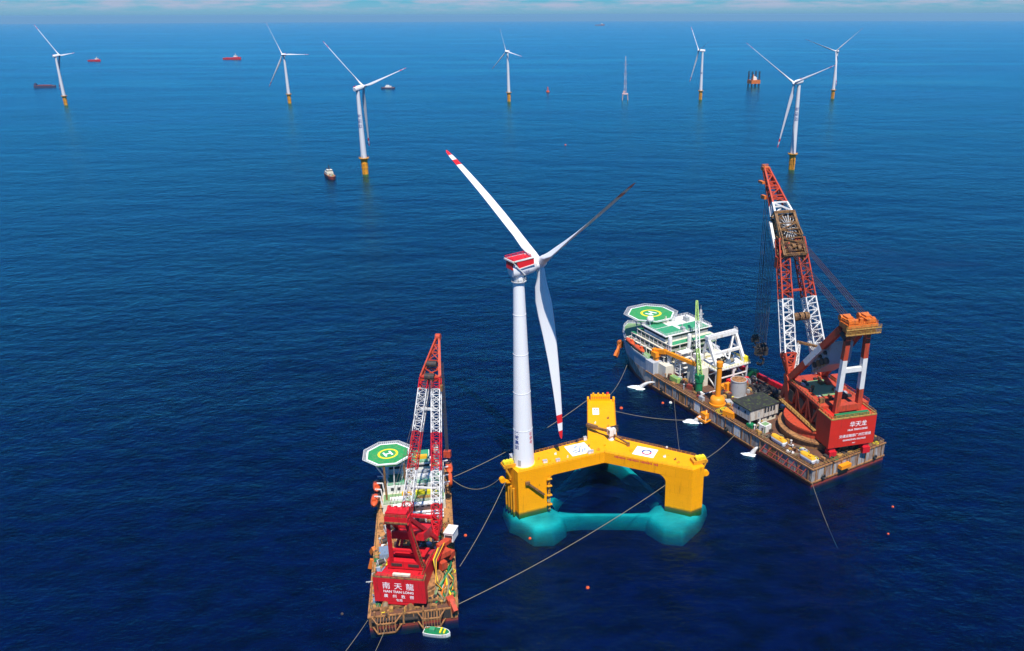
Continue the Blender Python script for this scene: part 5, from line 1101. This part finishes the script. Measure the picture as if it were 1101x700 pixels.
# back mast
ma = U()
for y in (-4.8, 4.8): ma.beam((-5, y, 14), (-9.3, y*.62, 34.6), 1.3, 1.4)
ma.beam((-5.2, -5.8, 15.8), (-5.2, 5.8, 15.8), 1.8, 2.6); ma.beam((-5.6, -4.9, 21), (-5.6, 4.9, 21), .8); mn = ma.build('mast_leg', 'crane_red', NV)
q = U()
for y in (-5.4, 5.4): q.beam((9.6, y, 15), (-8.6, y*.56, 35.2), 1.2, 1.2)
q.beam((1.2, -4.6, 25), (1.2, 4.6, 25), .7); q.build('mast_strut', 'crane_red', mn)
q = U(); q.box((-9.4, 0, 35.2), (2.4, 7.2, 1.6)); q.box((-8.8, 0, 36.8), (3.4, 6.4, 1.5)); q.box((-10.2, 0, 33.9), (.9, 7.6, .5))
for y in (-3, -1, 1, 3): q.tube((-7.4, y-.35, 37.0), (-7.4, y+.35, 37.0), 1.0, n=12)
q.build('mast_head', 'crane_red', mn)
q = U(); q.rail([(-10.5, -3.5, 36.0), (-10.5, 3.5, 36.0)], 1.0, .1, 1.6); q.box((-10.7, 0, 34.3), (.3, 7, .5)); q.build('railing', 'cage', mn)
q = U(); q.prism([(6, -5.2), (-2, -5.2), (-2, 5.2), (6, 5.2)], lambda x, y: 19.0+(6-x)*.42, lambda x, y: 22.6+(6-x)*.30); wh = q.build('winch_house', 'crane_red', hn_)
for i, y in enumerate((-3, 0, 3)): q = U(); q.tube((6.9, y-1.2, 19), (6.9, y+1.2, 19), 1.5, n=14); q.build('drum', 'cage' if i % 2 else 'dark', wh)
q = U(); q.prism([(-3.6, -4), (-1.8, -4), (-1.8, 4), (-3.6, 4)], 15.2, 18.4); q.box((-.5, 0, 17.0), (5.5, 10.6, .4), 0, 0, .16); q.build('roof_plate', 'crane_red', hn_)
q = U(); q.beam((-2, 5.0, 15.4), (3.4, 4.4, 21), .7); q.beam((-2, 3.6, 15.4), (3.4, 3.2, 21), .7); q.build('stay', 'crane_red', hn_)
for (p, s_) in (((11.6, 0, 17.6), (4.6, 12.4, 1.0)), ((5.0, -7.2, 13.2), (8.5, 2.2, .5))): q = U(); q.box(p, s_); q.build('walkway', 'crane_red', hn_)
for (p, s_, rz) in (((6.2, -7.6, 11.6), (5.8, 2.6, 1.8), -.7), ((9.6, -9.4, 9.4), (2.6, 2.4, 2.2), -.3), ((9.8, -7.6, 13.4), (5.0, 2.2, 1.2), -.5), ((4.2, -8.6, 9.0), (2.2, 1.8, 2.6), -.6)): q = U(); q.box(p, s_, rz); q.build('side_gallery', 'crane_orange', hn_)
q = U(); q.box((14.2, -8.9, 14.0), (4.6, 3.0, 3.2), -.1); q.box((14.2, -8.9, 15.7), (5.0, 3.4, .3), -.1); oc_ = q.build('operator_cab', 'ship_white', hn_)
q = U(); q.box((12.4, -8.7, 14.3), (1.2, 2.5, 1.2), -.1); q.build('window', 'glass', oc_)
for (p, s_) in (((-8.4, -3.4, 14.8), (1.6, 3.0, .6)), ((-8.4, 3.4, 14.8), (1.6, 2.6, .5)), ((-6.15, -2.6, 15.9), (.3, 3.4, .9)), ((-6.15, 2.8, 15.9), (.3, 3.4, .9)), ((1.8, -3.6, 15.2), (2.4, 2.0, 1.2)), ((3.2, 3.0, 14.8), (2.0, 2.8, 1.2))): q = U(); q.box(p, s_); q.build('roof_hatch', 'dark' if s_[0] < 1 else 'crane_red', hn_)
q = U(); q.rail([(-10, -6.1, 14.6), (-1, -5.8, 14.6), (9.2, -5.2, 11.0)], 1.0, .08, 1.8); q.rail([(-10, 7.1, 14.6), (-1, 6.7, 14.6), (9.2, 5.8, 11.0)], 1.0, .08, 1.8); q.build('railing', 'cage', hn_)
q = U(); q.beam((-6.2, -6.2, 15.8), (-9.2, -3.4, 34), .25); q.beam((-6.2, -5.4, 15.8), (-9.2, -2.8, 34), .25)
for i in range(16): t = i/16; q.beam((-6.2-3*t, -6.2+2.8*t, 15.8+18.2*t), (-6.2-3*t, -5.4+2.6*t, 15.8+18.2*t), .12)
q.build('ladder', 'cage', mn)
for i in range(4): q = U(); q.path([(9.5, -6.6-.5*i, 12), (4+i, -7.4-.4*i, 15.5), (0, -7.0-.3*i, 14), (-3-i*.6, -8.8, 9), (-4, -9.5-.4*i, 6)], .16, 6); q.build('hydraulic_hose', ('marking_yellow', 'cage', 'dark', 'orange_yellow')[i], hn_)
# boom: two lattice legs that meet at the red head, then a short jib bent forward
n0, n1, ntip = Vector((9.2, 0, 16.2)), Vector((31.6, 0, 62.4)), Vector((42.9, 0, 72.6))
bn = []
def cm(t): return 0 if t < .22 else (1 if t < .40 else (0 if t < .65 else (1 if t < .93 else 0)))
for s_ in (-1, 1):
    q = U(); p0, p1 = n0+Vector((0, s_*5.5, 0)), n1+Vector((0, s_*1.95, 0)); k = p0.lerp(p1, .1)
    q.lattice(p0, k, .4, .4, 1.45, 1.1, (0, 1, 0), 3, .42, lambda t: 0, .26)
    q.lattice(k, p1, 1.45, 1.1, 1.4, 1.1, (0, 1, 0), 26, .28, lambda t: cm(.1+.9*t), .15); bn.append(q)
boomN = bn[0].build('boom', ['crane_red', 'boom_white'], NV); bn[1].build('boom_leg', ['crane_red', 'boom_white'], boomN)
for t, m_, w in ((.12, 'crane_red', 1.0), (.30, 'boom_white', .5), (.80, 'boom_white', .7)):
    c = n0.lerp(n1, t); y = 5.5+(1.95-5.5)*t; q = U(); q.beam(c+Vector((0, -y, 0)), c+Vector((0, y, 0)), w, w); q.build('cross_brace', m_, boomN)
q = U(); q.beam(n1+Vector((0, -3.4, 0)), n1+Vector((0, 3.4, 0)), 1.6, 1.6)
for y in (-3.2, 3.2): q.beam(n1+Vector((0, y, 0)), n0.lerp(n1, .92)+Vector((0, y*1.05, 0)), .5)
q.build('boom_head', 'crane_orange', boomN)
q = U(); e = (ntip-n1).normalized(); w_ = e.cross(Vector((0, 1, 0)))
for y in (-3.2, 3.2):
    for h in (-.9, 1.1): q.beam(n1+Vector((0, y, 0))+w_*h, ntip+Vector((0, y*.12, 0))+w_*h*.4, .5)
for t in (.22, .42, .62, .8):
    c = n1.lerp(ntip, t); y = 3.2+(.12*3.2-3.2)*t; q.beam(c+Vector((0, -y, 0)), c+Vector((0, y, 0)), .35)
    c2_ = n1.lerp(ntip, max(0, t-.2)); y2 = 3.2+(.38-3.2)*max(0, t-.2); q.beam(c2_+Vector((0, -y2, 0)), c+Vector((0, y, 0)), .28); q.beam(c2_+Vector((0, y2, 0)), c+Vector((0, -y, 0)), .28)
q.tube(ntip+Vector((0, -.8, 0)), ntip+Vector((0, .8, 0)), 1.2, n=12); q.build('jib', 'crane_orange', boomN)
for t in (.0, .3): c = n1.lerp(ntip, t)+w_*1.2; q = U(); q.tube(c+Vector((0, -1.6, 0)), c+Vector((0, 1.6, 0)), 1.1, n=12); q.build('sheave', 'dark', boomN)
q = U(); c = n1+Vector((-1, -3.6, -3)); q.box(c, (1.6, 1.2, 2.0)); q.build('side_platform', 'cage', boomN)
for s_ in (-1, 1):
    q = U()
    for i in range(3): q.beam(n1+Vector((-.5, s_*(.6+i*.4), 1.2)), Vector((-7.4, s_*(.8+i), 37.8)), .09)
    q.build('pendant_rope', 'cable', boomN)
def hookn(label, top, zb, n, w):
    c, s_ = math.cos(NR), math.sin(NR); p = nplace(NX+c*top[0]-s_*top[1], NY+s_*top[0]+c*top[1], zb)
    t = thing('hook_block', label, 'hook block', p, NH+NR); zt = top[2]-zb
    q = MB(); q.box((0, 0, .9*w), (1.1*w, 1.6*w, 1.6*w)); q.build('block', 'crane_orange', t)
    q = MB(); q.path([(0, 0, .3*w), (0, 0, -.5*w)]+[(0, -.6*w*math.sin(i*.62), -1.1*w+.6*w*math.cos(i*.62)) for i in range(8)], .22*w, 8); q.build('hook', 'dark', t, True)
    q = MB()
    for i in range(n): q.beam(((i-(n-1)/2)*.4, (i % 2)*.6-.3, 1.6*w), ((i-(n-1)/2)*.5, (i % 2)*.8-.4, zt), .12)
    q.build('hoist_rope', 'cable', t)
hookn('orange hook block hanging on dark ropes from the red crane head, over the deckhouse', (36.2, -2.6, 66), 30, 6, 1.5)
# deck gear
rngN = random.Random(5)
for (x, y, s, rz, mt) in ((36.5, 9.8, .9, .4, 'hull_rust'), (25, 10.6, .8, .3, 'grey'), (44, 8.6, 1.0, .3, 'grey'), (47, -2, 1.3, 0, 'grey'), (44, -7.5, 1.0, .1, 'cage'), (38, 4, 1.0, 0, 'hull_rust'), (33, -9.8, .8, 0, 'dark')): winch(NV, (x, y, ZN+.06), rz, s, mt, 'dark' if mt != 'blue' else 'blue')
clutter(NV, rngN, 28, 48, -12, 12, ZN+.06, 130, [], ['deck_orange', 'hull_rust', 'dark', 'dark', 'ship_white', 'rail', 'grey', 'crane_red', 'cage'], 1.1)
clutter(NV, rngN, 1, 5, -12, 12.4, ZN+.06, 34, [], ['hull_rust', 'dark', 'dark', 'cage', 'rail'], .9)
clutter(NV, rngN, 3, 34, 9.6, 12.6, ZN+.06, 60, [], ['deck_orange', 'hull_rust', 'dark', 'rail', 'blue', 'cage', 'grey'], .9)
clutter(NV, rngN, 3, 40, -12.6, -8.6, ZN+.06, 80, [], ['deck_orange', 'hull_rust', 'dark', 'rail', 'cage', 'ship_white', 'green_dark'], .8)
for i, (a, b, c, d) in enumerate((((2, -6.6), (8, -11.5), (14, -9), (20, -11.5)), ((3, -8.6), (7, -8.2), (13, -12), (19, -10)), ((4, -11.8), (10, -9.2), (14, -11.6), (22, -9.6)), ((1.5, -9.4), (9, -12.4), (15, -10.6), (18, -8.8)), ((5, -6.9), (9, -7.6), (12, -10.4), (17, -12.4)))):
    pts = []
    for k in range(17):
        t = k/16; u_ = 1-t; pts.append((u_**3*a[0]+3*u_*u_*t*b[0]+3*u_*t*t*c[0]+t**3*d[0], u_**3*a[1]+3*u_*u_*t*b[1]+3*u_*t*t*c[1]+t**3*d[1], ZN+.5+.25*i+.5*math.sin(math.pi*t)))
    q = MB(); q.path(pts, .3, 7); q.build('hose', ('green_dark', 'orange_head', 'marking_yellow', 'rope', 'green_old')[i], NV)
for i in range(9):
    x0, y0 = 1.5+rngN.random()*6, -7-rngN.random()*5; pts = []
    for k in range(20): t = k/19; pts.append((x0+t*(9+i), y0+1.8*math.sin(t*4+i)+rngN.uniform(-.1, .1), ZN+.4+.12*i+1.0*math.sin(math.pi*t)))
    pts = [(x, max(-12.6, min(-6.6, y)), z) for x, y, z in pts]; q = MB(); q.path(pts, .24, 6); q.build('hose', ('cage', 'rope', 'hull_rust', 'green_dark', 'orange_yellow')[i % 5], NV)
for lab, (x, y), (a, b, h), mt in (('blue-grey tarpaulin covered stack on the brown deck, nearer the white lifeboat davits', (30.5, 9.6), (5.4, 4.2, 1.7), 'blue'), ('blue-grey tarpaulin covered stack on the brown deck beside the red counterweight', (19.5, 10.2), (5.0, 3.8, 1.5), 'blue')):
    t = thing('covered_stack', lab, 'covered stack', nplace(x, y, ZN+.06), NH+.1); o = [(-a/2, -b/2), (-a/2, b/2), (a/2, b/2), (a/2, -b/2)]
    q = MB(); loft(q, o, 0, [(u*.9, v*.86) for u, v in o], h); q.build('tarpaulin', mt, t); q = MB(); q.box((0, 0, .08), (a*1.06, b*1.06, .16)); q.build('pallet', 'cage', t)
    q = MB(); q.beam((-a*.2, -b*.47, .3), (-a*.2, 0, h+.12), .1); q.beam((-a*.2, 0, h+.12), (-a*.2, b*.47, .3), .1); q.build('lashing', 'dark', t)
q = MB(); q.beam((34, 13.4, 5.4), (36, 14.6, 2.4), 1.2, 1.6); q.build('anchor_rack', 'orange_head', NV)
q = MB(); q.beam((28, 13.4, 5.4), (28, 14.4, 2.0), .9, 2.0); q.build('anchor_rack', 'orange_head', NV)

# ---------------------------------------------------------------- small boat under the stern
t = thing('small_boat', 'small green-decked white boat floating just under the stern of the smaller crane vessel', 'boat', (-42.4, 198.3, 0), R(-8))
n = 13; prof = []
for i in range(n):
    u = i/(n-1)*2-1; w = 1.75*(1-max(0, u)**2.4)**.6 if u > 0 else 1.75*(1-.25*abs(u)**3); prof.append((u*4.1, max(w, .06)))
q = MB(); vs = []
for x, w in prof: vs += [(x, -w, 1.2), (x, -w*.75, -.3), (x, w*.75, -.3), (x, w, 1.2)]
q.add(vs, [(i*4+j, (i+1)*4+j, (i+1)*4+(j+1) % 4, i*4+(j+1) % 4) for i in range(n-1) for j in range(4)]+[(0, 1, 2, 3)[::-1]]); q.build('hull', 'ship_white', t)
q = MB(); q.prism([(x*.95, -w*.86) for x, w in prof]+[(x*.95, w*.86) for x, w in prof[::-1]], 1.0, 1.26); q.build('deck', 'green_dark', t)
q = MB(); q.box((-1.4, 0, 1.7), (1.6, 1.4, .9)); q.build('engine_box', 'green_roof', t)
q = MB(); q.box((1.2, .2, 1.5), (.5, 2.2, .35)); q.box((2.4, -.1, 1.5), (.5, 1.6, .35)); q.build('thwart', 'marking_yellow', t)

# ---------------------------------------------------------------- ships far out
def ship(label, p, head, L_, Bm, hullm, style, group=None):
    t = thing('ship', label, 'ship', (p[0], p[1], sea_z(p[0], p[1])), R(head), group); D_ = L_*.07+1.2
    o = [(-L_/2, -Bm/2), (-L_/2, Bm/2), (L_*.28, Bm/2), (L_*.42, Bm*.28), (L_/2, 0), (L_*.42, -Bm*.28), (L_*.28, -Bm/2)]; lo = [(x*.96, y*.88) for x, y in o]
    q = MB(); loft(q, lo, -1, o, D_); q.build('hull', hullm, t)
    q = MB(); q.prism([(x*.97, y*.9) for x, y in o], D_+.01, D_+.08); q.build('deck', 'hull_rust', t)
    if style == 'supply':
        q = MB(); q.prism([(x, y) for x, y in o if x > 0]+[(L_*.06, -Bm/2), (L_*.06, Bm/2)][::-1] if False else [(L_*.1, -Bm*.48), (L_*.28, -Bm*.48), (L_*.42, -Bm*.26), (L_*.49, 0), (L_*.42, Bm*.26), (L_*.28, Bm*.48), (L_*.1, Bm*.48)], D_, D_+L_*.045); q.build('forecastle', hullm, t)
        q = MB(); q.box((L_*.2, 0, D_+L_*.07), (L_*.16, Bm*.8, L_*.07)); h = q.build('deckhouse', 'ship_white', t)
        q = MB(); q.box((L_*.21, 0, D_+L_*.125), (L_*.1, Bm*.7, L_*.04)); q.build('bridge', 'ship_white', h)
        q = MB(); q.box((L_*.21, 0, D_+L_*.13), (L_*.103, Bm*.71, L_*.015)); q.build('bridge_window', 'glass', h)
        q = MB(); q.lattice((L_*.2, 0, D_+L_*.145), (L_*.2, 0, D_+L_*.24), .7, .7, .3, .3, (1, 0, 0), 4, .3); q.build('mast', 'ship_white', t)
        q = MB(); q.box((-L_*.15, 0, D_+.8), (L_*.42, Bm*.6, 1.4)); q.build('cargo', hullm, t)
    elif style == 'offshore':
        q = MB(); q.box((-L_*.2, 0, D_+1.5), (L_*.42, Bm*.86, 3.0)); h = q.build('deckhouse', 'cream', t)
        q = MB(); q.box((-L_*.12, 0, D_+4.2), (L_*.2, Bm*.7, 2.6)); q.build('bridge', 'cream', h)
        q = MB(); q.box((-L_*.12, 0, D_+4.5), (L_*.205, Bm*.71, .8)); q.build('bridge_window', 'glass', h)
        for x, y in ((-L_*.3, -Bm*.2), (-L_*.3, Bm*.2)): q = MB(); q.lathe([(.6, D_+3), (.5, D_+6.4)], (x, y, 0), n=8); q.build('funnel', 'cage', h)
        q = MB(); q.lattice((-L_*.12, 0, D_+5.5), (-L_*.12, 0, D_+11), .6, .6, .2, .2, (1, 0, 0), 5, .2); q.beam((-L_*.12, -1.6, D_+8.6), (-L_*.12, 1.6, D_+8.6), .25); q.build('mast', 'dark', t)
        for x in (.1, .2, .3): q = MB(); q.box((L_*x, (x*40 % 3)-1.5, D_+.7), (2.4, 2.0, 1.4)); q.build('deck_locker', ('hull_rust', 'green_old', 'grey')[int(x*10)-1], t)
    elif style == 'barge':
        q = MB(); q.box((-L_*.42, 0, D_+2.2), (L_*.1, Bm*.7, 4.4)); q.box((-L_*.42, 0, D_+5.4), (L_*.06, Bm*.5, 2)); q.build('deckhouse', hullm, t)
        q = MB(); q.box((0, 0, D_+.9), (L_*.6, Bm*.76, 1.6)); q.build('cargo', 'hull_red', t)
    elif style == 'work':
        q = MB(); q.box((-L_*.05, 0, D_+1.6), (L_*.42, Bm*.75, 3.2)); h = q.build('deckhouse', 'ship_white', t)
        q = MB(); q.box((0, 0, D_+4.4), (L_*.2, Bm*.6, 2.4)); q.build('bridge', 'ship_white', h)
        q = MB(); q.lathe([(.2, D_+5.5), (.15, D_+10)], n=6); q.beam((0, -1.6, D_+8), (0, 1.6, D_+8), .25); q.build('mast', 'dark', t)
    return t
ship('red supply ship just beyond the turbine that has the dark barge at its foot', (-2002.9, 3577.8), -12, 58, 15, 'crane_red', 'supply')
ship('red supply ship in open water close to the distant turbine with three visible blades', (-1478.4, 3701.6), -6, 80, 16, 'crane_red', 'supply')
ship('long dark low barge beside the outermost turbine foot', (-1399, 2242.2), 8, 54, 11, 'blue_hull', 'barge')
ship('small dark workboat with white cabin beyond the raised blade of the nearer turbine', (-480.5, 2168.6), 175, 36, 10, 'blue_hull', 'work')
ship('red-bowed supply boat facing the camera near the yellow turbine foundation', (-283.7, 944.7), -62, 30, 8.5, 'hull_red', 'offshore')
ship('very faint ship almost on the horizon line', (463.9, 16825), 5, 190, 30, 'hull_red', 'supply')
# jack-up rig
t = thing('jack_up_rig', 'small jack-up rig with four dark legs and an orange hull on the far sea', 'jack-up rig', (461.4, 2211.4, sea_z(461, 2211)), R(20))
q = MB(); q.box((0, 0, 12), (26, 22, 9)); q.build('hull', 'orange_head', t)
for x in (-10.5, 10.5):
    for y in (-8.5, 8.5): q = MB(); q.lattice((x, y, -4), (x, y, 38), 1.3, 1.3, 1.3, 1.3, (1, 0, 0), 12, .45, lambda t: 0, .3); q.tube((x, y, -4), (x, y, 36), .35, n=8); q.build('leg', 'dark', t)
q = MB(); q.box((2, 2, 19.5), (10, 10, 7)); q.box((2, 2, 24), (6, 6, 2)); q.build('deckhouse', 'ship_white', t)
q = MB(); q.beam((-7, -4, 16), (-2, -2, 30), 1.2); q.build('deck_crane', 'orange', t)
# measuring mast
t = thing('lattice_mast', 'thin tall lattice mast on a low pinkish foundation in the far sea', 'mast', (107.6, 1858.7, sea_z(107, 1858)), 0)
q = MB()
for x in (-5, 5):
    for y in (-5, 5): q.tube((x*1.3, y*1.3, -4), (x, y, 12), .8, n=8)
q.box((0, 0, 13), (13, 13, 2)); q.box((-2, 0, 16.5), (5, 5, 5)); q.build('foundation', 'mast_pale', t)
q = MB(); q.lattice((0, 0, 14), (0, 0, 92), 2.6, 2.6, .5, .5, (1, 0, 0), 22, .3, lambda t: 1 if int(t*8) % 2 else 0, .18); q.build('tower', ['mast_pale', 'boom_white'], t)
q = MB()
for z in (35, 55, 75): q.beam((-5, 0, z), (5, 0, z), .25)
q.build('sensor_arm', 'ship_white', t)
# buoys
def buoy(label, p, s, mat='life', tall=False):
    t = thing('buoy', label, 'buoy', (p[0], p[1], sea_z(p[0], p[1])))
    q = MB()
    if tall: q.lathe([(s*.5, -s*.4), (s, -.1*s), (s, .5*s), (s*.6, .7*s)], n=16); q.build('float', mat, t, True); q = MB(); q.lattice((0, 0, s*.6), (0, 0, s*2.6), s*.4, s*.4, s*.15, s*.15, (1, 0, 0), 4, s*.12); q.box((0, 0, s*2.7), (s*.5, s*.5, s*.4)); q.build('beacon_frame', mat, t)
    else: q.lathe([(s*.1, -s*.95), (s*.7, -s*.7), (s, 0), (s*.7, s*.7), (s*.15, s*.97)], n=14); q.build('float', mat, t, True); q = MB(); q.lathe([(s*.2, s*.9), (s*.2, s*1.25)], n=8); q.build('eye', 'dark', t)
buoy('orange navigation buoy far out between the smallest turbine and the lattice mast', (-68.6, 2061.7), 4.2, 'life', True)
buoy('tiny red buoy on the open sea above the tip of the big turbine blade', (-15.4, 1193), 1.3)
buoy('orange buoy alone in front of the yellow platform and the crossing mooring rope', (3.4, 219.6), .62); buoy('orange buoy off the stern of the big crane vessel, the one nearer its hull', (119.9, 266.1), .48); buoy('orange buoy off the stern of the big crane vessel, the one farther from its hull', (112, 248.8), .42)
buoy('orange buoy beside the far arm of the yellow platform', (21.1, 350), .85); buoy('red buoy by the thin vertical rope near the grey hull', (41.4, 355.4), .7); buoy('white buoy by the thin vertical rope near the grey hull', (45.2, 355.8), .8, 'ship_white')
buoy('small white buoy just behind the railed arm of the yellow platform', (38.9, 312.3), .55, 'ship_white'); buoy('pinkish buoy close to the white operator cab of the red crane vessel', (-40.2, 248.5), .6)
buoy('small orange buoy in the turquoise water over the pontoon', (-16.9, 246.6), .55); buoy('dark buoy in the water off the brown stern corner of the red crane vessel', (-73.6, 207.4), .5, 'dark')

# ---------------------------------------------------------------- mooring lines
def rope(label, p, q_, sag, r=.13, mat='rope', n=28):
    r *= .72
    p, q_ = Vector(p), Vector(q_); pts = []
    for i in range(n+1):
        t = i/n; c = p.lerp(q_, t); c.z -= sag*4*t*(1-t); pts.append(c)
    b = MB(); o = p.copy(); b.path([c-o for c in pts], r, 6); ob = b.build('mooring_line', mat, None, True, o); tag(ob, label, 'mooring line', 'mooring lines'); return ob
rope('mooring line from the far platform arm passing behind the turbine tower', (5.0, 321.5, 18.6), (-48.2, 278.0, 6.4), 2.5, .15)
rope('slack looping mooring line between the turbine column and the red crane vessel', (-27.2, 268.6, 13.5), (-48.6, 276.4, 6.2), 5.6, .13)
rope('mooring line from the turbine column bracket slanting steeply to the red crane vessel', (-26.6, 265.2, 12.2), (-38.6, 223.5, 5.6), 1.5, .14)
rope('long mooring line crossing open water in front of the platform to the red stern', (33.3, 266.5, 9.6), (-36.6, 205, 5.6), 2.2, .15)
rope('mooring line from the far platform arm to the side of the grey hull', (16.5, 312, 17.6), (61.0, 328.9, 5), 2.0, .15)
rope('mooring line from the far arm parapet up to the bow of the grey hull', (14.0, 323, 19.5), (25.4, 379.5, 9.5), 2.0, .14)
rope('thin line from the grey hull past two buoys to the platform', (39.4, 277.3, 18.2), (46.2, 354, 6.5), 1.5, .08)
rope('short mooring line from the arm end bracket to the grey hull beside the crane', (48.4, 270.2, 18.6), (69.6, 315.6, 5.5), 1.0, .14)
rope('anchor line running from the stern corner of the big crane vessel down into the sea', (91.4, 279.2, 5.5), (91.8, 242, -1.0), 1.2, .10)
rope('anchor line at the outer stern corner of the red crane vessel running into the sea', (-62.6, 202, 4.5), (-70, 188, -1), .4, .09)
rope('anchor line under the stern frame of the red crane vessel running into the sea', (-57.4, 199.8, 3), (-60.5, 187.5, -1), .4, .09)
# ---------------------------------------------------------------- water jets from the grey hull
def jet(label, src, hit, s, seed):
    t = thing('water_jet', label, 'water jet', (hit[0], hit[1], 0)); rg = random.Random(seed); d = Vector((src[0]-hit[0], src[1]-hit[1], src[2]))
    q = MB(); pts = [Vector((d.x*(1-u), d.y*(1-u), d.z*(1-u*u))) for u in [i/9 for i in range(10)]]; q.path(pts, [.25+.1*i for i in range(10)], 8); q.build('jet_stream', 'ship_white', t, True)
    q = MB(); n, k = 28, 7; vs = [(0, 0, .32*s)]; ph = [rg.uniform(0, 6) for _ in range(5)]; e = Vector((-d.x, -d.y)).normalized()
    for j in range(1, k+1):
        for i in range(n):
            a = 2*math.pi*i/n; rr = s*(1+.16*math.sin(3*a+ph[0])+.09*math.sin(5*a+ph[1])+.07*math.sin(9*a+ph[2])); r = rr*j/k; x, y = math.cos(a)*r*1.25, math.sin(a)*r*.7
            z = .32*s*(1-(j/k)**1.3)+.05*s*math.sin(7*a+j)*(1-j/k)*rg.uniform(.4, 1.3)
            vs.append((x*e.x-y*e.y+e.x*s*.4, x*e.y+y*e.x+e.y*s*.4, z+.01 if j < k else .008))
    q.add(vs, [(0, 1+i, 1+(i+1) % n) for i in range(n)]+[(1+(j-1)*n+i, 1+j*n+i, 1+j*n+(i+1) % n, 1+(j-1)*n+(i+1) % n) for j in range(1, k) for i in range(n)]); q.build('foam_splash', 'foam', t, True)
jet('white jet of water and foam at the grey bow, beside the lifeboats', tuple(hplace(104.5, 21.1, 4.5)), (31.5, 372.5), 3.4, 1)
jet('white jet of water and foam where the platform mooring line meets the hull', tuple(hplace(63.5, 21.2, 4.5)), (54.2, 335.8), 3.2, 2)
jet('white jet of water and foam near the short mooring line beside the crane', tuple(hplace(29.5, 21.2, 4)), (74.2, 305.8), 2.4, 3)
